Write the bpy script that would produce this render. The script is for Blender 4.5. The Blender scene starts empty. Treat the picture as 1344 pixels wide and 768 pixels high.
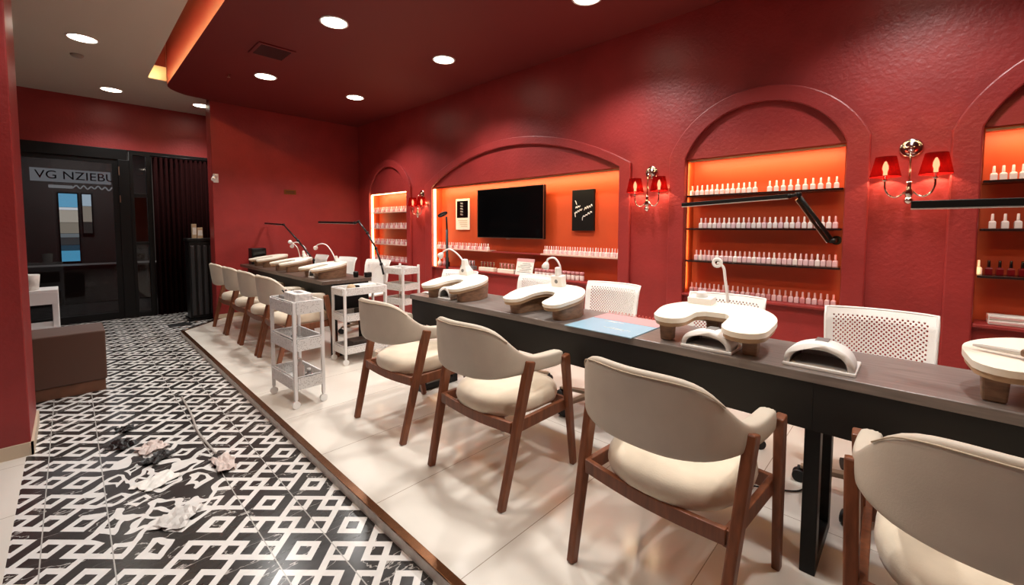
import bpy, bmesh, math, random
from mathutils import Vector, Matrix
random.seed(7)
scene = bpy.context.scene
COL = scene.collection
PI = math.pi
R = math.radians

# ------------------------------------------------------------------ helpers
class MB:
    """collects shapes; build() links them as ONE mesh object"""
    def __init__(s):
        s.bm = bmesh.new(); s.mi = 0
    def _face(s, vs, smooth=False):
        try:
            f = s.bm.faces.new(vs); f.material_index = s.mi; f.smooth = smooth; return f
        except ValueError:
            return None
    def box(s, x0, x1, y0, y1, z0, z1, M=None):
        c = [Vector((x, y, z)) for z in (z0, z1) for y in (y0, y1) for x in (x0, x1)]
        if M: c = [M @ v for v in c]
        v = [s.bm.verts.new(p) for p in c]
        for q in ((0,2,3,1),(4,5,7,6),(0,1,5,4),(2,6,7,3),(0,4,6,2),(1,3,7,5)):
            s._face([v[i] for i in q])
        return s
    def bar(s, a, b, w, h, up=(0,0,1), w1=None, h1=None):
        """rectangular bar from a to b, w sideways, h along up; may taper"""
        a, b = Vector(a), Vector(b); d = (b-a).normalized(); u = Vector(up)
        sd = d.cross(u).normalized(); u = sd.cross(d).normalized()
        w1 = w if w1 is None else w1; h1 = h if h1 is None else h1
        v = []
        for p, ww, hh in ((a, w, h), (b, w1, h1)):
            for i, j in ((-1,-1),(1,-1),(1,1),(-1,1)):
                v.append(s.bm.verts.new(p + sd*(i*ww/2) + u*(j*hh/2)))
        for q in ((3,2,1,0),(4,5,6,7),(0,1,5,4),(1,2,6,5),(2,3,7,6),(3,0,4,7)):
            s._face([v[i] for i in q])
        return s
    def lathe(s, prof, n=20, M=None, cap=True, smooth=True):
        """prof: list of (r,z) around local z"""
        rings = []
        for r, z in prof:
            ring = []
            for i in range(n):
                p = Vector((r*math.cos(2*PI*i/n), r*math.sin(2*PI*i/n), z))
                if M: p = M @ p
                ring.append(s.bm.verts.new(p))
            rings.append(ring)
        for a, b in zip(rings, rings[1:]):
            for i in range(n):
                s._face([a[i], a[(i+1)%n], b[(i+1)%n], b[i]], smooth)
        if cap:
            s._face(rings[0][::-1]); s._face(rings[-1])
        return s
    def cyl(s, a, b, r, r1=None, n=14):
        a, b = Vector(a), Vector(b); d = b-a
        M = Matrix.Translation(a) @ d.to_track_quat('Z', 'Y').to_matrix().to_4x4()
        return s.lathe([(r, 0), (r if r1 is None else r1, d.length)], n, M)
    def tube(s, path, r, n=8, rr=None):
        pts = [Vector(p) for p in path]; rings = []
        up = Vector((0.13, 0.21, 1)).normalized()
        for i, p in enumerate(pts):
            t = (pts[min(i+1, len(pts)-1)] - pts[max(i-1, 0)]).normalized()
            a = t.cross(up)
            if a.length < 1e-3: a = t.cross(Vector((1,0,0)))
            a.normalize(); b = a.cross(t).normalized(); up = b if abs(b.dot(up)) > .1 else up
            q = rr[i] if rr else r
            rings.append([s.bm.verts.new(p + a*(q*math.cos(2*PI*k/n)) + b*(q*math.sin(2*PI*k/n))) for k in range(n)])
        for A, B in zip(rings, rings[1:]):
            for k in range(n): s._face([A[k], A[(k+1)%n], B[(k+1)%n], B[k]], True)
        s._face(rings[0][::-1]); s._face(rings[-1])
        return s
    def prism(s, poly, z0, z1, M=None):
        """poly: list of (x,y), extruded along local z"""
        lo = [s.bm.verts.new((M @ Vector((x, y, z0))) if M else (x, y, z0)) for x, y in poly]
        hi = [s.bm.verts.new((M @ Vector((x, y, z1))) if M else (x, y, z1)) for x, y in poly]
        n = len(poly)
        s._face(lo[::-1]); s._face(hi)
        for i in range(n): s._face([lo[i], lo[(i+1)%n], hi[(i+1)%n], hi[i]])
        return s
    def strip(s, A, B, M, z0, z1):
        """ribbon between polylines A and B (2-d), extruded z0..z1 through matrix M"""
        g = [[s.bm.verts.new(M @ Vector((p[0], p[1], z))) for p in P] for P in (A, B) for z in (z0, z1)]
        a0, a1, b0, b1 = g; n = len(A)
        for i in range(n-1):
            s._face([a0[i], a0[i+1], b0[i+1], b0[i]]); s._face([a1[i], b1[i], b1[i+1], a1[i+1]])
            s._face([a0[i], a1[i], a1[i+1], a0[i+1]]); s._face([b0[i], b0[i+1], b1[i+1], b1[i]])
        s._face([a0[0], b0[0], b1[0], a1[0]]); s._face([a0[-1], a1[-1], b1[-1], b0[-1]])
        return s
    def loft(s, sections, closed=True, cap=True, smooth=True):
        rings = [[s.bm.verts.new(p) for p in sec] for sec in sections]
        for A, B in zip(rings, rings[1:]):
            n = len(A)
            for k in range(n if closed else n-1):
                s._face([A[k], A[(k+1)%n], B[(k+1)%n], B[k]], smooth)
        if cap: s._face(rings[0][::-1], smooth); s._face(rings[-1], smooth)
        return s
    def build(s, name, mats, parent=None, bevel=0, seg=2, subsurf=0, solid=0, smooth=None, angle=35, wn=False):
        bmesh.ops.recalc_face_normals(s.bm, faces=s.bm.faces)
        me = bpy.data.meshes.new(name); s.bm.to_mesh(me); s.bm.free()
        if not isinstance(mats, (list, tuple)): mats = [mats]
        for m in mats: me.materials.append(m)
        o = bpy.data.objects.new(name, me); COL.objects.link(o)
        if parent: o.parent = parent
        if solid:
            m = o.modifiers.new('solid', 'SOLIDIFY'); m.thickness = solid; m.offset = 0
        if bevel:
            m = o.modifiers.new('bevel', 'BEVEL'); m.width = bevel; m.segments = seg
            m.limit_method = 'ANGLE'; m.angle_limit = R(angle)
        if subsurf:
            m = o.modifiers.new('sub', 'SUBSURF'); m.levels = m.render_levels = subsurf
        if smooth or wn:
            for p in me.polygons: p.use_smooth = True
        if wn:
            m = o.modifiers.new('wn', 'WEIGHTED_NORMAL'); m.keep_sharp = False; m.weight = 80
        return o

def tag(o, label=None, cat=None, group=None, kind=None):
    if label: o['label'] = label
    if cat: o['category'] = cat
    if group: o['group'] = group
    if kind: o['kind'] = kind
    return o
def thing(name, label, cat, loc=(0,0,0), rz=0, group=None):
    o = bpy.data.objects.new(name, None); COL.objects.link(o); o.empty_display_size = .05
    o.location = loc; o.rotation_euler = (0, 0, rz)
    return tag(o, label, cat, group)
def struct(name, mb, mat, **k):
    return tag(mb.build(name, mat, **k), kind='structure')
def copy_tree(o, parent=None):
    c = o.copy(); COL.objects.link(c); c.parent = parent
    for ch in list(o.children): copy_tree(ch, c)
    return c
def smooth_path(pts, n=8):
    P = [Vector(p) for p in pts]; P = [P[0]*2-P[1]] + P + [P[-1]*2-P[-2]]; out = []
    for i in range(1, len(P)-2):
        for k in range(n):
            t = k/n; a, b, c, d = P[i-1], P[i], P[i+1], P[i+2]
            out.append(.5*((2*b)+(c-a)*t+(2*a-5*b+4*c-d)*t*t+(3*b-a-3*c+d)*t**3))
    out.append(P[-2]); return out
ONES = 'zeroth first second third fourth fifth sixth seventh eighth ninth tenth eleventh twelfth thirteenth fourteenth fifteenth sixteenth seventeenth eighteenth nineteenth'.split()
def nth(n):
    if n < 20: return ONES[n]
    t = {2: 'twent', 3: 'thirt'}[n//10]
    return t+'ieth' if n % 10 == 0 else t+'y-'+ONES[n % 10]

# ------------------------------------------------------------------ materials
def lin(c):
    return tuple((x/255/12.92 if x/255 <= .04045 else ((x/255+.055)/1.055)**2.4) for x in c) + (1,)
def mat(name, rgb, rough=.5, metal=0, spec=.5, emit=None, es=0, noise=0, scale=20, bump=0, bscale=60, trans=0, alpha=1, coat=0, stretch=None, sheen=0):
    m = bpy.data.materials.new(name); m.use_nodes = True
    nt = m.node_tree; b = nt.nodes['Principled BSDF']
    c = lin(rgb)
    b.inputs['Base Color'].default_value = c; b.inputs['Roughness'].default_value = rough
    b.inputs['Metallic'].default_value = metal; b.inputs['Specular IOR Level'].default_value = spec
    b.inputs['Transmission Weight'].default_value = trans; b.inputs['Alpha'].default_value = alpha
    b.inputs['Coat Weight'].default_value = coat
    b.inputs['Sheen Weight'].default_value = sheen
    if emit:
        b.inputs['Emission Color'].default_value = lin(emit); b.inputs['Emission Strength'].default_value = es
    if noise or bump:
        tc = nt.nodes.new('ShaderNodeTexCoord'); mp = nt.nodes.new('ShaderNodeMapping')
        nt.links.new(tc.outputs['Object'], mp.inputs['Vector'])
        if stretch: mp.inputs['Scale'].default_value = stretch
    if noise:
        n = nt.nodes.new('ShaderNodeTexNoise'); n.inputs['Scale'].default_value = scale; n.inputs['Detail'].default_value = 6
        nt.links.new(mp.outputs[0], n.inputs['Vector'])
        r = nt.nodes.new('ShaderNodeValToRGB')
        r.color_ramp.elements[0].position = .3; r.color_ramp.elements[1].position = .7
        r.color_ramp.elements[0].color = tuple(x*(1-noise) for x in c[:3])+(1,)
        r.color_ramp.elements[1].color = tuple(min(1, x*(1+noise)) for x in c[:3])+(1,)
        nt.links.new(n.outputs['Fac'], r.inputs['Fac']); nt.links.new(r.outputs['Color'], b.inputs['Base Color'])
    if bump:
        n2 = nt.nodes.new('ShaderNodeTexNoise'); n2.inputs['Scale'].default_value = bscale; n2.inputs['Detail'].default_value = 5
        nt.links.new(mp.outputs[0], n2.inputs['Vector'])
        bp = nt.nodes.new('ShaderNodeBump'); bp.inputs['Strength'].default_value = bump; bp.inputs['Distance'].default_value = .02
        nt.links.new(n2.outputs['Fac'], bp.inputs['Height']); nt.links.new(bp.outputs['Normal'], b.inputs['Normal'])
    return m
def emis(name, rgb, s):
    m = bpy.data.materials.new(name); m.use_nodes = True; nt = m.node_tree; nt.nodes.clear()
    e = nt.nodes.new('ShaderNodeEmission'); e.inputs[0].default_value = lin(rgb); e.inputs[1].default_value = s
    o = nt.nodes.new('ShaderNodeOutputMaterial'); nt.links.new(e.outputs[0], o.inputs[0]); return m

WARM = (255, 222, 180)
M = {}
M['wall'] = mat('red_plaster', (148, 46, 44), .40, noise=.13, scale=3.5, bump=.15, bscale=42)
M['ceil'] = mat('red_ceiling_paint', (100, 14, 12), .6)
M['niche'] = mat('niche_red_with_led_glow', (190, 72, 32), .5, noise=.06, scale=5)  # red niche paint with the orange of the LED glow mixed into its colour
M['white_ceiling'] = mat('white_ceiling_paint', (196, 184, 168), .7)
M['white_paint'] = mat('white_paint', (235, 225, 205), .5)
M['black'] = mat('black_metal', (12, 12, 12), .42, spec=.3)
M['panel'] = mat('matte_black_panel', (11, 11, 11), .6)
M['blackgloss'] = mat('black_gloss', (6, 6, 7), .12)
M['chair_fabric'] = mat('beige_leather', (200, 188, 171), .55, noise=.05, scale=9, bump=.05, bscale=220)
M['seat_fabric'] = mat('cream_velvet', (224, 208, 184), .8, noise=.12, scale=7, bump=.05, bscale=160, sheen=.3)
M['piping'] = mat('beige_piping', (190, 172, 146), .6)
M['wood'] = mat('walnut_wood', (120, 69, 42), .4, noise=.28, scale=6, stretch=(9, 9, 1.2))
M['restwood'] = mat('oiled_wood', (132, 100, 76), .5, noise=.3, scale=7, stretch=(3, 3, 10))
M['rim'] = mat('cushion_rim_wood', (178, 146, 112), .5, noise=.2, scale=12)
M['cushion'] = mat('cream_cushion', (244, 236, 220), .45, bump=.04, bscale=120)
M['desktop'] = mat('dark_grey_wood_laminate', (122, 113, 108), .33, noise=.22, scale=5, stretch=(12, 1.2, 12))
M['desktop2'] = mat('dark_brown_wood_laminate', (88, 70, 60), .35, noise=.25, scale=5, stretch=(12, 1.2, 12))
M['white'] = mat('white_plastic', (238, 236, 232), .35)
M['whitemetal'] = mat('white_enamelled_metal', (232, 230, 228), .35)
M['grey'] = mat('grey_plastic', (120, 118, 116), .4)
M['chrome'] = mat('chrome', (225, 215, 205), .12, metal=1)
M['brushed'] = mat('brushed_aluminium', (190, 170, 150), .3, metal=1)
M['bronze'] = mat('bronze_trim', (120, 78, 50), .25, metal=.85, noise=.2, scale=40)
M['sidestone'] = mat('grey_stone_edge', (214, 208, 198), .5, noise=.15, scale=25)
M['shelf'] = mat('dark_glossy_shelf', (40, 20, 16), .22)
M['shelfpale'] = mat('pale_glossy_shelf', (214, 176, 160), .3)
M['screen'] = mat('black_tv_screen', (4, 4, 5), .13)
M['led'] = emis('warm_led_strip', (255, 214, 150), 9)
M['ledsoft'] = emis('warm_led_profile', (255, 190, 120), 5)
M['down'] = emis('downlight_lens', (255, 238, 214), 14)
M['brownleather'] = mat('brown_leather', (84, 56, 42), .5, bump=.06, bscale=180)
M['plinth'] = mat('brown_wood_plinth', (104, 66, 44), .5, noise=.2, scale=9)
M['curtain'] = mat('dark_maroon_curtain', (34, 8, 8), .9, spec=.08)
M['baseboard'] = mat('cream_baseboard', (205, 186, 160), .4)
M['papers'] = mat('white_paper', (232, 228, 220), .7, noise=.1, scale=30)
M['marblescrap'] = mat('grey_marbled_sheet', (205, 200, 194), .4, noise=.3, scale=14)
M['darkscrap'] = mat('black_crumpled_plastic', (26, 25, 24), .35, bump=.4, bscale=40)
M['pinkscrap'] = mat('pinkish_crumpled_paper', (206, 190, 182), .5, noise=.18, scale=30)
M['clear'] = mat('clear_strip', (205, 198, 190), .15, alpha=.75)
M['menublue'] = mat('pale_blue_print', (146, 186, 206), .3)
M['menupink'] = mat('pale_pink_print', (212, 164, 166), .3)
M['coral'] = mat('coral_wire', (214, 96, 84), .4)
M['kraft'] = mat('kraft_card', (196, 170, 136), .6)
M['text_white'] = mat('white_lettering', (230, 226, 220), .5)
M['text_dark'] = mat('dark_lettering', (30, 30, 32), .5)
M['rubber'] = mat('black_rubber', (16, 16, 16), .6)
M['taupe'] = mat('taupe_plastic', (150, 128, 106), .4)
M['gold'] = mat('brass_plaque', (120, 82, 34), .35, metal=.7)
def bottle_mat(name, rgb, a=0.0):
    return mat(name, rgb, .22, coat=.3)
M['b_pink'] = bottle_mat('pale_pink_polish', (226, 190, 192)); M['b_rose'] = bottle_mat('rose_polish', (208, 140, 142))
M['b_white'] = bottle_mat('milky_polish', (236, 222, 216)); M['b_red'] = bottle_mat('dark_red_polish', (110, 14, 20))
M['c_white'] = bottle_mat('white_cap', (240, 226, 218)); M['c_pink'] = bottle_mat('pink_cap', (226, 180, 176)); M['c_black'] = bottle_mat('black_cap', (18, 12, 12))

# ---- marble geometric floor tile
class NT:
    def __init__(s, nt): s.nt = nt
    def m(s, op, a, b=None, c=None):
        n = s.nt.nodes.new('ShaderNodeMath'); n.operation = op
        for i, x in enumerate((a, b, c)):
            if x is None: continue
            if isinstance(x, (int, float)): n.inputs[i].default_value = x
            else: s.nt.links.new(x, n.inputs[i])
        return n.outputs[0]
    def rng(s, x, lo, hi): return s.m('MULTIPLY', s.m('GREATER_THAN', x, lo), s.m('LESS_THAN', x, hi))
def floor_pattern():
    m = bpy.data.materials.new('black_white_geometric_marble_tile'); m.use_nodes = True
    nt = m.node_tree; b = nt.nodes['Principled BSDF']; N = NT(nt); L = nt.links.new
    tc = nt.nodes.new('ShaderNodeTexCoord'); sp = nt.nodes.new('ShaderNodeSeparateXYZ'); L(tc.outputs['Object'], sp.inputs[0])
    x, y = sp.outputs[0], sp.outputs[1]
    # smeared patch in the tiles
    dx = N.m('DIVIDE', N.m('SUBTRACT', x, .25), .27); dy = N.m('DIVIDE', N.m('SUBTRACT', y, 2.72), .62)
    d = N.m('SQRT', N.m('ADD', N.m('MULTIPLY', dx, dx), N.m('MULTIPLY', dy, dy)))
    mask = N.m('MAXIMUM', N.m('SUBTRACT', 1, d), 0)
    mask = N.m('MINIMUM', N.m('MULTIPLY', mask, 2.2), 1)
    wn = nt.nodes.new('ShaderNodeTexNoise'); wn.inputs['Scale'].default_value = 4; wn.inputs['Detail'].default_value = 2
    L(tc.outputs['Object'], wn.inputs['Vector'])
    ws = nt.nodes.new('ShaderNodeSeparateColor'); L(wn.outputs['Color'], ws.inputs[0])
    wx = N.m('MULTIPLY', N.m('SUBTRACT', ws.outputs[0], .5), N.m('MULTIPLY', mask, .42))
    wy = N.m('MULTIPLY', N.m('SUBTRACT', ws.outputs[1], .5), N.m('MULTIPLY', mask, .42))
    S = N.m('DIVIDE', N.m('SUBTRACT', N.m('ADD', x, wx), .707), .10225)
    T = N.m('DIVIDE', N.m('SUBTRACT', N.m('ADD', y, wy), 1.525), .1075)
    A = N.m('MULTIPLY', N.m('ADD', S, T), .5); B = N.m('MULTIPLY', N.m('SUBTRACT', S, T), .5)
    fm, fn = N.m('FLOOR', A), N.m('FLOOR', B)
    pa = N.m('MULTIPLY', N.m('SUBTRACT', N.m('SUBTRACT', A, fm), .5), 16)
    pb = N.m('MULTIPLY', N.m('SUBTRACT', N.m('SUBTRACT', B, fn), .5), 16)
    k = N.m('FLOORED_MODULO', N.m('SUBTRACT', fm, fn), 4)
    cheb = N.m('MAXIMUM', N.m('ABSOLUTE', pa), N.m('ABSOLUTE', pb))
    white = N.rng(cheb, 2.5, 5.5)
    Tt, Bt, Lf, Rt = N.rng(pa, 2.5, 5.5), N.rng(pa, -5.5, -2.5), N.rng(pb, -5.5, -2.5), N.rng(pb, 2.5, 5.5)
    an, ap, bn, bp = N.m('LESS_THAN', pa, 0), N.m('GREATER_THAN', pa, 0), N.m('LESS_THAN', pb, 0), N.m('GREATER_THAN', pb, 0)
    k0, k1, k3 = N.m('LESS_THAN', k, .5), N.rng(k, .5, 1.5), N.m('GREATER_THAN', k, 2.5)
    for kk, prs in ((k0, ((Tt, bn), (Rt, an), (Bt, bp), (Lf, ap))), (k1, ((Tt, bp), (Lf, an))), (k3, ((Bt, bn), (Rt, ap)))):
        for p, q in prs: white = N.m('MAXIMUM', white, N.m('MULTIPLY', kk, N.m('MULTIPLY', p, q)))
    # marble veins: thin level lines of a stretched noise
    mp = nt.nodes.new('ShaderNodeMapping'); mp.inputs['Rotation'].default_value = (0, 0, R(35)); mp.inputs['Scale'].default_value = (1.0, 2.6, 1)
    L(tc.outputs['Object'], mp.inputs['Vector'])
    vn = nt.nodes.new('ShaderNodeTexNoise'); vn.inputs['Scale'].default_value = 2.4; vn.inputs['Detail'].default_value = 5
    L(mp.outputs[0], vn.inputs['Vector'])
    vein = N.m('LESS_THAN', N.m('ABSOLUTE', N.m('SUBTRACT', vn.outputs['Fac'], .5)), .004)
    cl = nt.nodes.new('ShaderNodeTexNoise'); cl.inputs['Scale'].default_value = 14; cl.inputs['Detail'].default_value = 6
    L(mp.outputs[0], cl.inputs['Vector'])
    # tile joints
    jx = 0
    for x0 in (-.13, .07, .51, .70):
        j = N.m('LESS_THAN', N.m('ABSOLUTE', N.m('SUBTRACT', x, x0)), .0022)
        jx = j if jx == 0 else N.m('MAXIMUM', jx, j)
    def mix(f, a, bb):
        n = nt.nodes.new('ShaderNodeMix'); n.data_type = 'RGBA'
        L(f, n.inputs['Factor']) if not isinstance(f, float) else setattr(n.inputs['Factor'], 'default_value', f)
        for i, c in ((6, a), (7, bb)):
            if isinstance(c, tuple): n.inputs[i].default_value = c
            else: L(c, n.inputs[i])
        return n.outputs[2]
    dark = mix(cl.outputs['Fac'], lin((24, 22, 21)), lin((66, 62, 60)))
    lite = mix(cl.outputs['Fac'], lin((214, 210, 205)), lin((238, 234, 229)))
    c = mix(white, dark, lite)
    c = mix(N.m('MULTIPLY', vein, N.m('SUBTRACT', 1, white)), c, lin((170, 164, 158)))
    c = mix(jx, c, lin((176, 172, 166)))
    L(c, b.inputs['Base Color']); b.inputs['Roughness'].default_value = .22
    return m
M['tile'] = floor_pattern()
def cream_tile(name, ys, xs=(), rgb=(224, 217, 206), rough=.17):
    m = mat(name, rgb, rough); nt = m.node_tree; N = NT(nt); L = nt.links.new; b = nt.nodes['Principled BSDF']
    tc = nt.nodes.new('ShaderNodeTexCoord'); sp = nt.nodes.new('ShaderNodeSeparateXYZ'); L(tc.outputs['Object'], sp.inputs[0])
    f = N.m('ABSOLUTE', N.m('SUBTRACT', N.m('FLOORED_MODULO', N.m('SUBTRACT', sp.outputs[1], ys[0]-ys[1]/2), ys[1]), ys[1]/2))
    g = N.m('LESS_THAN', f, .0016)
    for x0 in xs: g = N.m('MAXIMUM', g, N.m('LESS_THAN', N.m('ABSOLUTE', N.m('SUBTRACT', sp.outputs[0], x0)), .0016))
    n = nt.nodes.new('ShaderNodeTexNoise'); n.inputs['Scale'].default_value = 2.2; n.inputs['Detail'].default_value = 5
    L(tc.outputs['Object'], n.inputs['Vector'])
    c1 = nt.nodes.new('ShaderNodeMix'); c1.data_type = 'RGBA'; L(n.outputs['Fac'], c1.inputs['Factor'])
    c1.inputs[6].default_value = lin(tuple(x*.95 for x in rgb)); c1.inputs[7].default_value = lin(tuple(min(255, x*1.04) for x in rgb))
    c2 = nt.nodes.new('ShaderNodeMix'); c2.data_type = 'RGBA'; L(g, c2.inputs['Factor']); L(c1.outputs[2], c2.inputs[6])
    c2.inputs[7].default_value = lin((150, 134, 116)); L(c2.outputs[2], b.inputs['Base Color'])
    return m
M['cream'] = cream_tile('cream_polished_tile', (.528, .6), (2.12,))
M['cream2'] = cream_tile('cream_floor_tile', (2.9, .6), rough=.25)
def glass_mat():
    m = bpy.data.materials.new('door_glass'); m.use_nodes = True; nt = m.node_tree; nt.nodes.clear(); L = nt.links.new
    t = nt.nodes.new('ShaderNodeBsdfTransparent'); t.inputs[0].default_value = (.5, .5, .52, 1)
    g = nt.nodes.new('ShaderNodeBsdfGlossy'); g.inputs['Roughness'].default_value = .03; g.inputs[0].default_value = (.8, .8, .8, 1)
    f = nt.nodes.new('ShaderNodeFresnel'); f.inputs[0].default_value = 1.5
    mx = nt.nodes.new('ShaderNodeMixShader'); L(f.outputs[0], mx.inputs[0]); L(t.outputs[0], mx.inputs[1]); L(g.outputs[0], mx.inputs[2])
    o = nt.nodes.new('ShaderNodeOutputMaterial'); L(mx.outputs[0], o.inputs[0]); return m
M['glass'] = glass_mat()
def shade_mat():
    m = bpy.data.materials.new('red_lampshade_fabric'); m.use_nodes = True; nt = m.node_tree; nt.nodes.clear(); L = nt.links.new
    d = nt.nodes.new('ShaderNodeBsdfDiffuse'); d.inputs[0].default_value = lin((92, 6, 6))
    t = nt.nodes.new('ShaderNodeBsdfTranslucent'); t.inputs[0].default_value = lin((110, 8, 6))
    p = nt.nodes.new('ShaderNodeBsdfTransparent'); p.inputs[0].default_value = lin((255, 190, 170))
    a = nt.nodes.new('ShaderNodeMixShader'); a.inputs[0].default_value = .06; L(d.outputs[0], a.inputs[1]); L(t.outputs[0], a.inputs[2])
    b = nt.nodes.new('ShaderNodeMixShader'); b.inputs[0].default_value = .09; L(a.outputs[0], b.inputs[1]); L(p.outputs[0], b.inputs[2])
    o = nt.nodes.new('ShaderNodeOutputMaterial'); L(b.outputs[0], o.inputs[0]); return m
M['shade'] = shade_mat()

# ------------------------------------------------------------------ camera
FPX, CY, YAW, PITCH, ROLL, H = 556.26, 330.877, R(46.1947), R(3.2003), R(-.137), 1.25
fw = Vector((math.sin(YAW)*math.cos(PITCH), math.cos(YAW)*math.cos(PITCH), -math.sin(PITCH)))
rt = Vector((math.cos(YAW), -math.sin(YAW), 0)); up = rt.cross(fw)
r2 = rt*math.cos(ROLL) - up*math.sin(ROLL); u2 = rt*math.sin(ROLL) + up*math.cos(ROLL)
cam = bpy.data.cameras.new('camera'); co = bpy.data.objects.new('camera', cam); COL.objects.link(co)
mw = Matrix((r2, u2, -fw)).transposed().to_4x4(); mw.translation = (0, 0, H); co.matrix_world = mw
cam.sensor_width = 36; cam.lens = 36*FPX/1344; cam.shift_y = -(384-CY)/1344; cam.clip_start = .02
scene.camera = co

# ------------------------------------------------------------------ room shell
W = 3.44; ZT, ZB = 1.80, .735; ZC = 2.95; ZW = 3.0; FL = -.05; YB = 6.92; YD = 8.15; YS = -2.2; XL = -2.4
struct('floor', MB().prism([(-.22, YS), (.9, YS), (.9, YD+.1), (XL, YD+.1), (XL, 3.62), (-.22, 3.62)], FL-.12, FL), M['tile'])
struct('floor_left', MB().box(XL, -.22, YS, 3.62, FL-.12, FL), M['cream2'])
struct('floor_entry', MB().box(.9, 3.7, 6.3, YD+.1, FL-.121, FL-.001), M['tile'])
plat = [(.915, YS), (3.7, YS), (3.7, YB), (1.45, YB), (1.36, 6.84), (.915, 6.36)]
struct('floor_platform', MB().prism(plat, FL-.1, 0), M['cream'])
edge_o = [(.88, YS), (.88, 6.375), (1.335, 6.865), (1.36, 6.92)]
edge_i = [(.915, YS), (.915, 6.36), (1.36, 6.84), (1.385, 6.90)]
I4 = Matrix.Identity(4)
struct('trim_1', MB().strip(edge_o, edge_i, I4, -.005, .003), M['bronze'], bevel=.0015)
edge_o2 = [(.8795, YS), (.8795, 6.3755), (1.3345, 6.8655), (1.36, 6.92)]
struct('trim_2', MB().strip(edge_o2, edge_i, I4, FL-.1, -.005), M['sidestone'])

niches = [(6.51, 5.405, 'far'), (4.79, 1.952, 'tv'), (1.364, .351, 'arch'), (-.23, -1.30, 'right')]
wb = MB()
ys = [YB+.25]
for a, b, _ in niches: ys += [a, b]
ys.append(YS)
for i in range(0, len(ys), 2): wb.box(W, W+.25, ys[i+1], ys[i], FL, ZC)
for a, b, _ in niches:
    wb.box(W, W+.25, b, a, FL, ZB); wb.box(W, W+.25, b, a, ZT, ZC)
struct('wall_right', wb, M['wall'])
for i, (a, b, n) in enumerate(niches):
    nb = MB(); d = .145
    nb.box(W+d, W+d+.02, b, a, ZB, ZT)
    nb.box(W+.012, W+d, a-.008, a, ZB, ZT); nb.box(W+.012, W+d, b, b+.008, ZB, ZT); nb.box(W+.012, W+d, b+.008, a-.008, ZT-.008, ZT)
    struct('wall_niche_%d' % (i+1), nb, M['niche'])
# raised arch bands round the niches: 2-d frame (u=y, v=z) -> x thickness
MX = Matrix(((0, 0, 1, 0), (1, 0, 0, 0), (0, 1, 0, 0), (0, 0, 0, 1)))
def arch(a, b, za, oa, ob, zo, zs):
    """inner edge: up b side, segment arc with apex za, down a side; outer likewise"""
    def arc(y0, y1, z0, z1, n=28):
        h = z1-z0; c = abs(y1-y0)/2; rad = (c*c+h*h)/(2*h); ym = (y0+y1)/2; zc = z1-rad; th = math.asin(min(1, c/rad))
        if h > c: th = PI-th
        sg = 1 if y1 > y0 else -1
        return [(ym+sg*rad*math.sin(-th+2*th*i/n), zc+rad*math.cos(-th+2*th*i/n)) for i in range(n+1)]
    A = [(b, FL+.001)] + [(b, ZT)] + arc(b, a, ZT, za)[1:-1] + [(a, ZT), (a, FL+.001)]
    B = [(ob, FL+.001)] + [(ob, zs)] + arc(ob, oa, zs, zo)[1:-1] + [(oa, zs), (oa, FL+.001)]
    return A, B
bands = [(6.51, 5.405, 2.19, 6.65, 5.30, 2.30, 1.85), (4.79, 1.952, 2.165, 4.94, 1.84, 2.25, 1.83),
         (1.364, .351, 2.15, 1.495, .233, 2.255, 1.83), (-.23, -1.30, 2.16, -.11, -1.42, 2.26, 1.80)]
for i, bd in enumerate(bands):
    A, B = arch(*bd)
    struct('trim_%d' % (i+3), MB().strip(A, B, MX, W-.035, W), M['wall'], bevel=.008, seg=2)
struct('wall_far', MB().box(1.36, W+.25, YB, YB+.25, FL, ZC), M['wall'], bevel=.006)
struct('baseboard_far', MB().box(1.37, W, YB-.012, YB, 0, .055), M['baseboard'])
struct('wall_door', MB().box(XL, 3.7, YD, YD+.12, 2.345, ZW), M['wall'])
struct('wall_door_side', MB().box(1.62, 3.7, YD, YD+.12, FL, 2.345), M['wall'])
struct('wall_pillar', MB().box(-1.3, -.2, 3.62, 4.2, FL, ZW), M['wall'], bevel=.006)
struct('baseboard_pillar', MB().box(-1.3, -.19, 3.608, 3.62, FL, FL+.075).box(-.2, -.188, 3.608, 4.21, FL, FL+.075), M['baseboard'])
struct('wall_left', MB().box(XL-.1, XL, YS, YD+.1, FL, ZW), M['wall'])
struct('wall_rear', MB().box(XL, 3.7, YS-.1, YS, FL, ZW), M['wall'])
# ceilings: white one, the red dropped one and the LED slot between them
SX0, SX1, SY = .70, .87, 6.55
cb = MB(); cb.box(XL, SX0, YS, YD+.1, ZW, ZW+.65); cb.box(SX0, 3.7, SY+.02, YD+.1, ZW, ZW+.65)
cb.box(SX0, SX1, YS, SY+.02, 3.62, 3.65)
struct('ceiling_white', cb, M['white_ceiling'])
struct('ceiling_cap', MB().box(SX0, SX1, SY-.02, SY+.019, ZW-.012, 3.15), M['white_paint'], bevel=.006)
struct('ceiling_slot_end', MB().box(SX0, SX1, SY, SY+.019, 3.15, 3.62), M['ceil'])
so = [(SX1, YS), (3.7, YS), (3.7, 7.1), (1.36, 7.1), (1.36, 6.93)]
so += [(1.36-.30*math.sin(t), 6.85+.05*math.cos(t)) for t in (.3, .7, 1.1)]
so += [(1.0, 6.80), (.93, 6.72), (.885, 6.62), (SX1, 6.52)]
struct('ceiling', MB().prism(so, ZC, 3.62), M['ceil'])
tag(MB().box(SX0+.0003, SX0+.0035, YS, SY-.05, ZW+.016, ZW+.024).build('led_strip', emis('cove_led', (255, 200, 130), 150)),
    'warm LED strip hidden in the slot between white and red ceilings', 'light strip')

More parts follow.
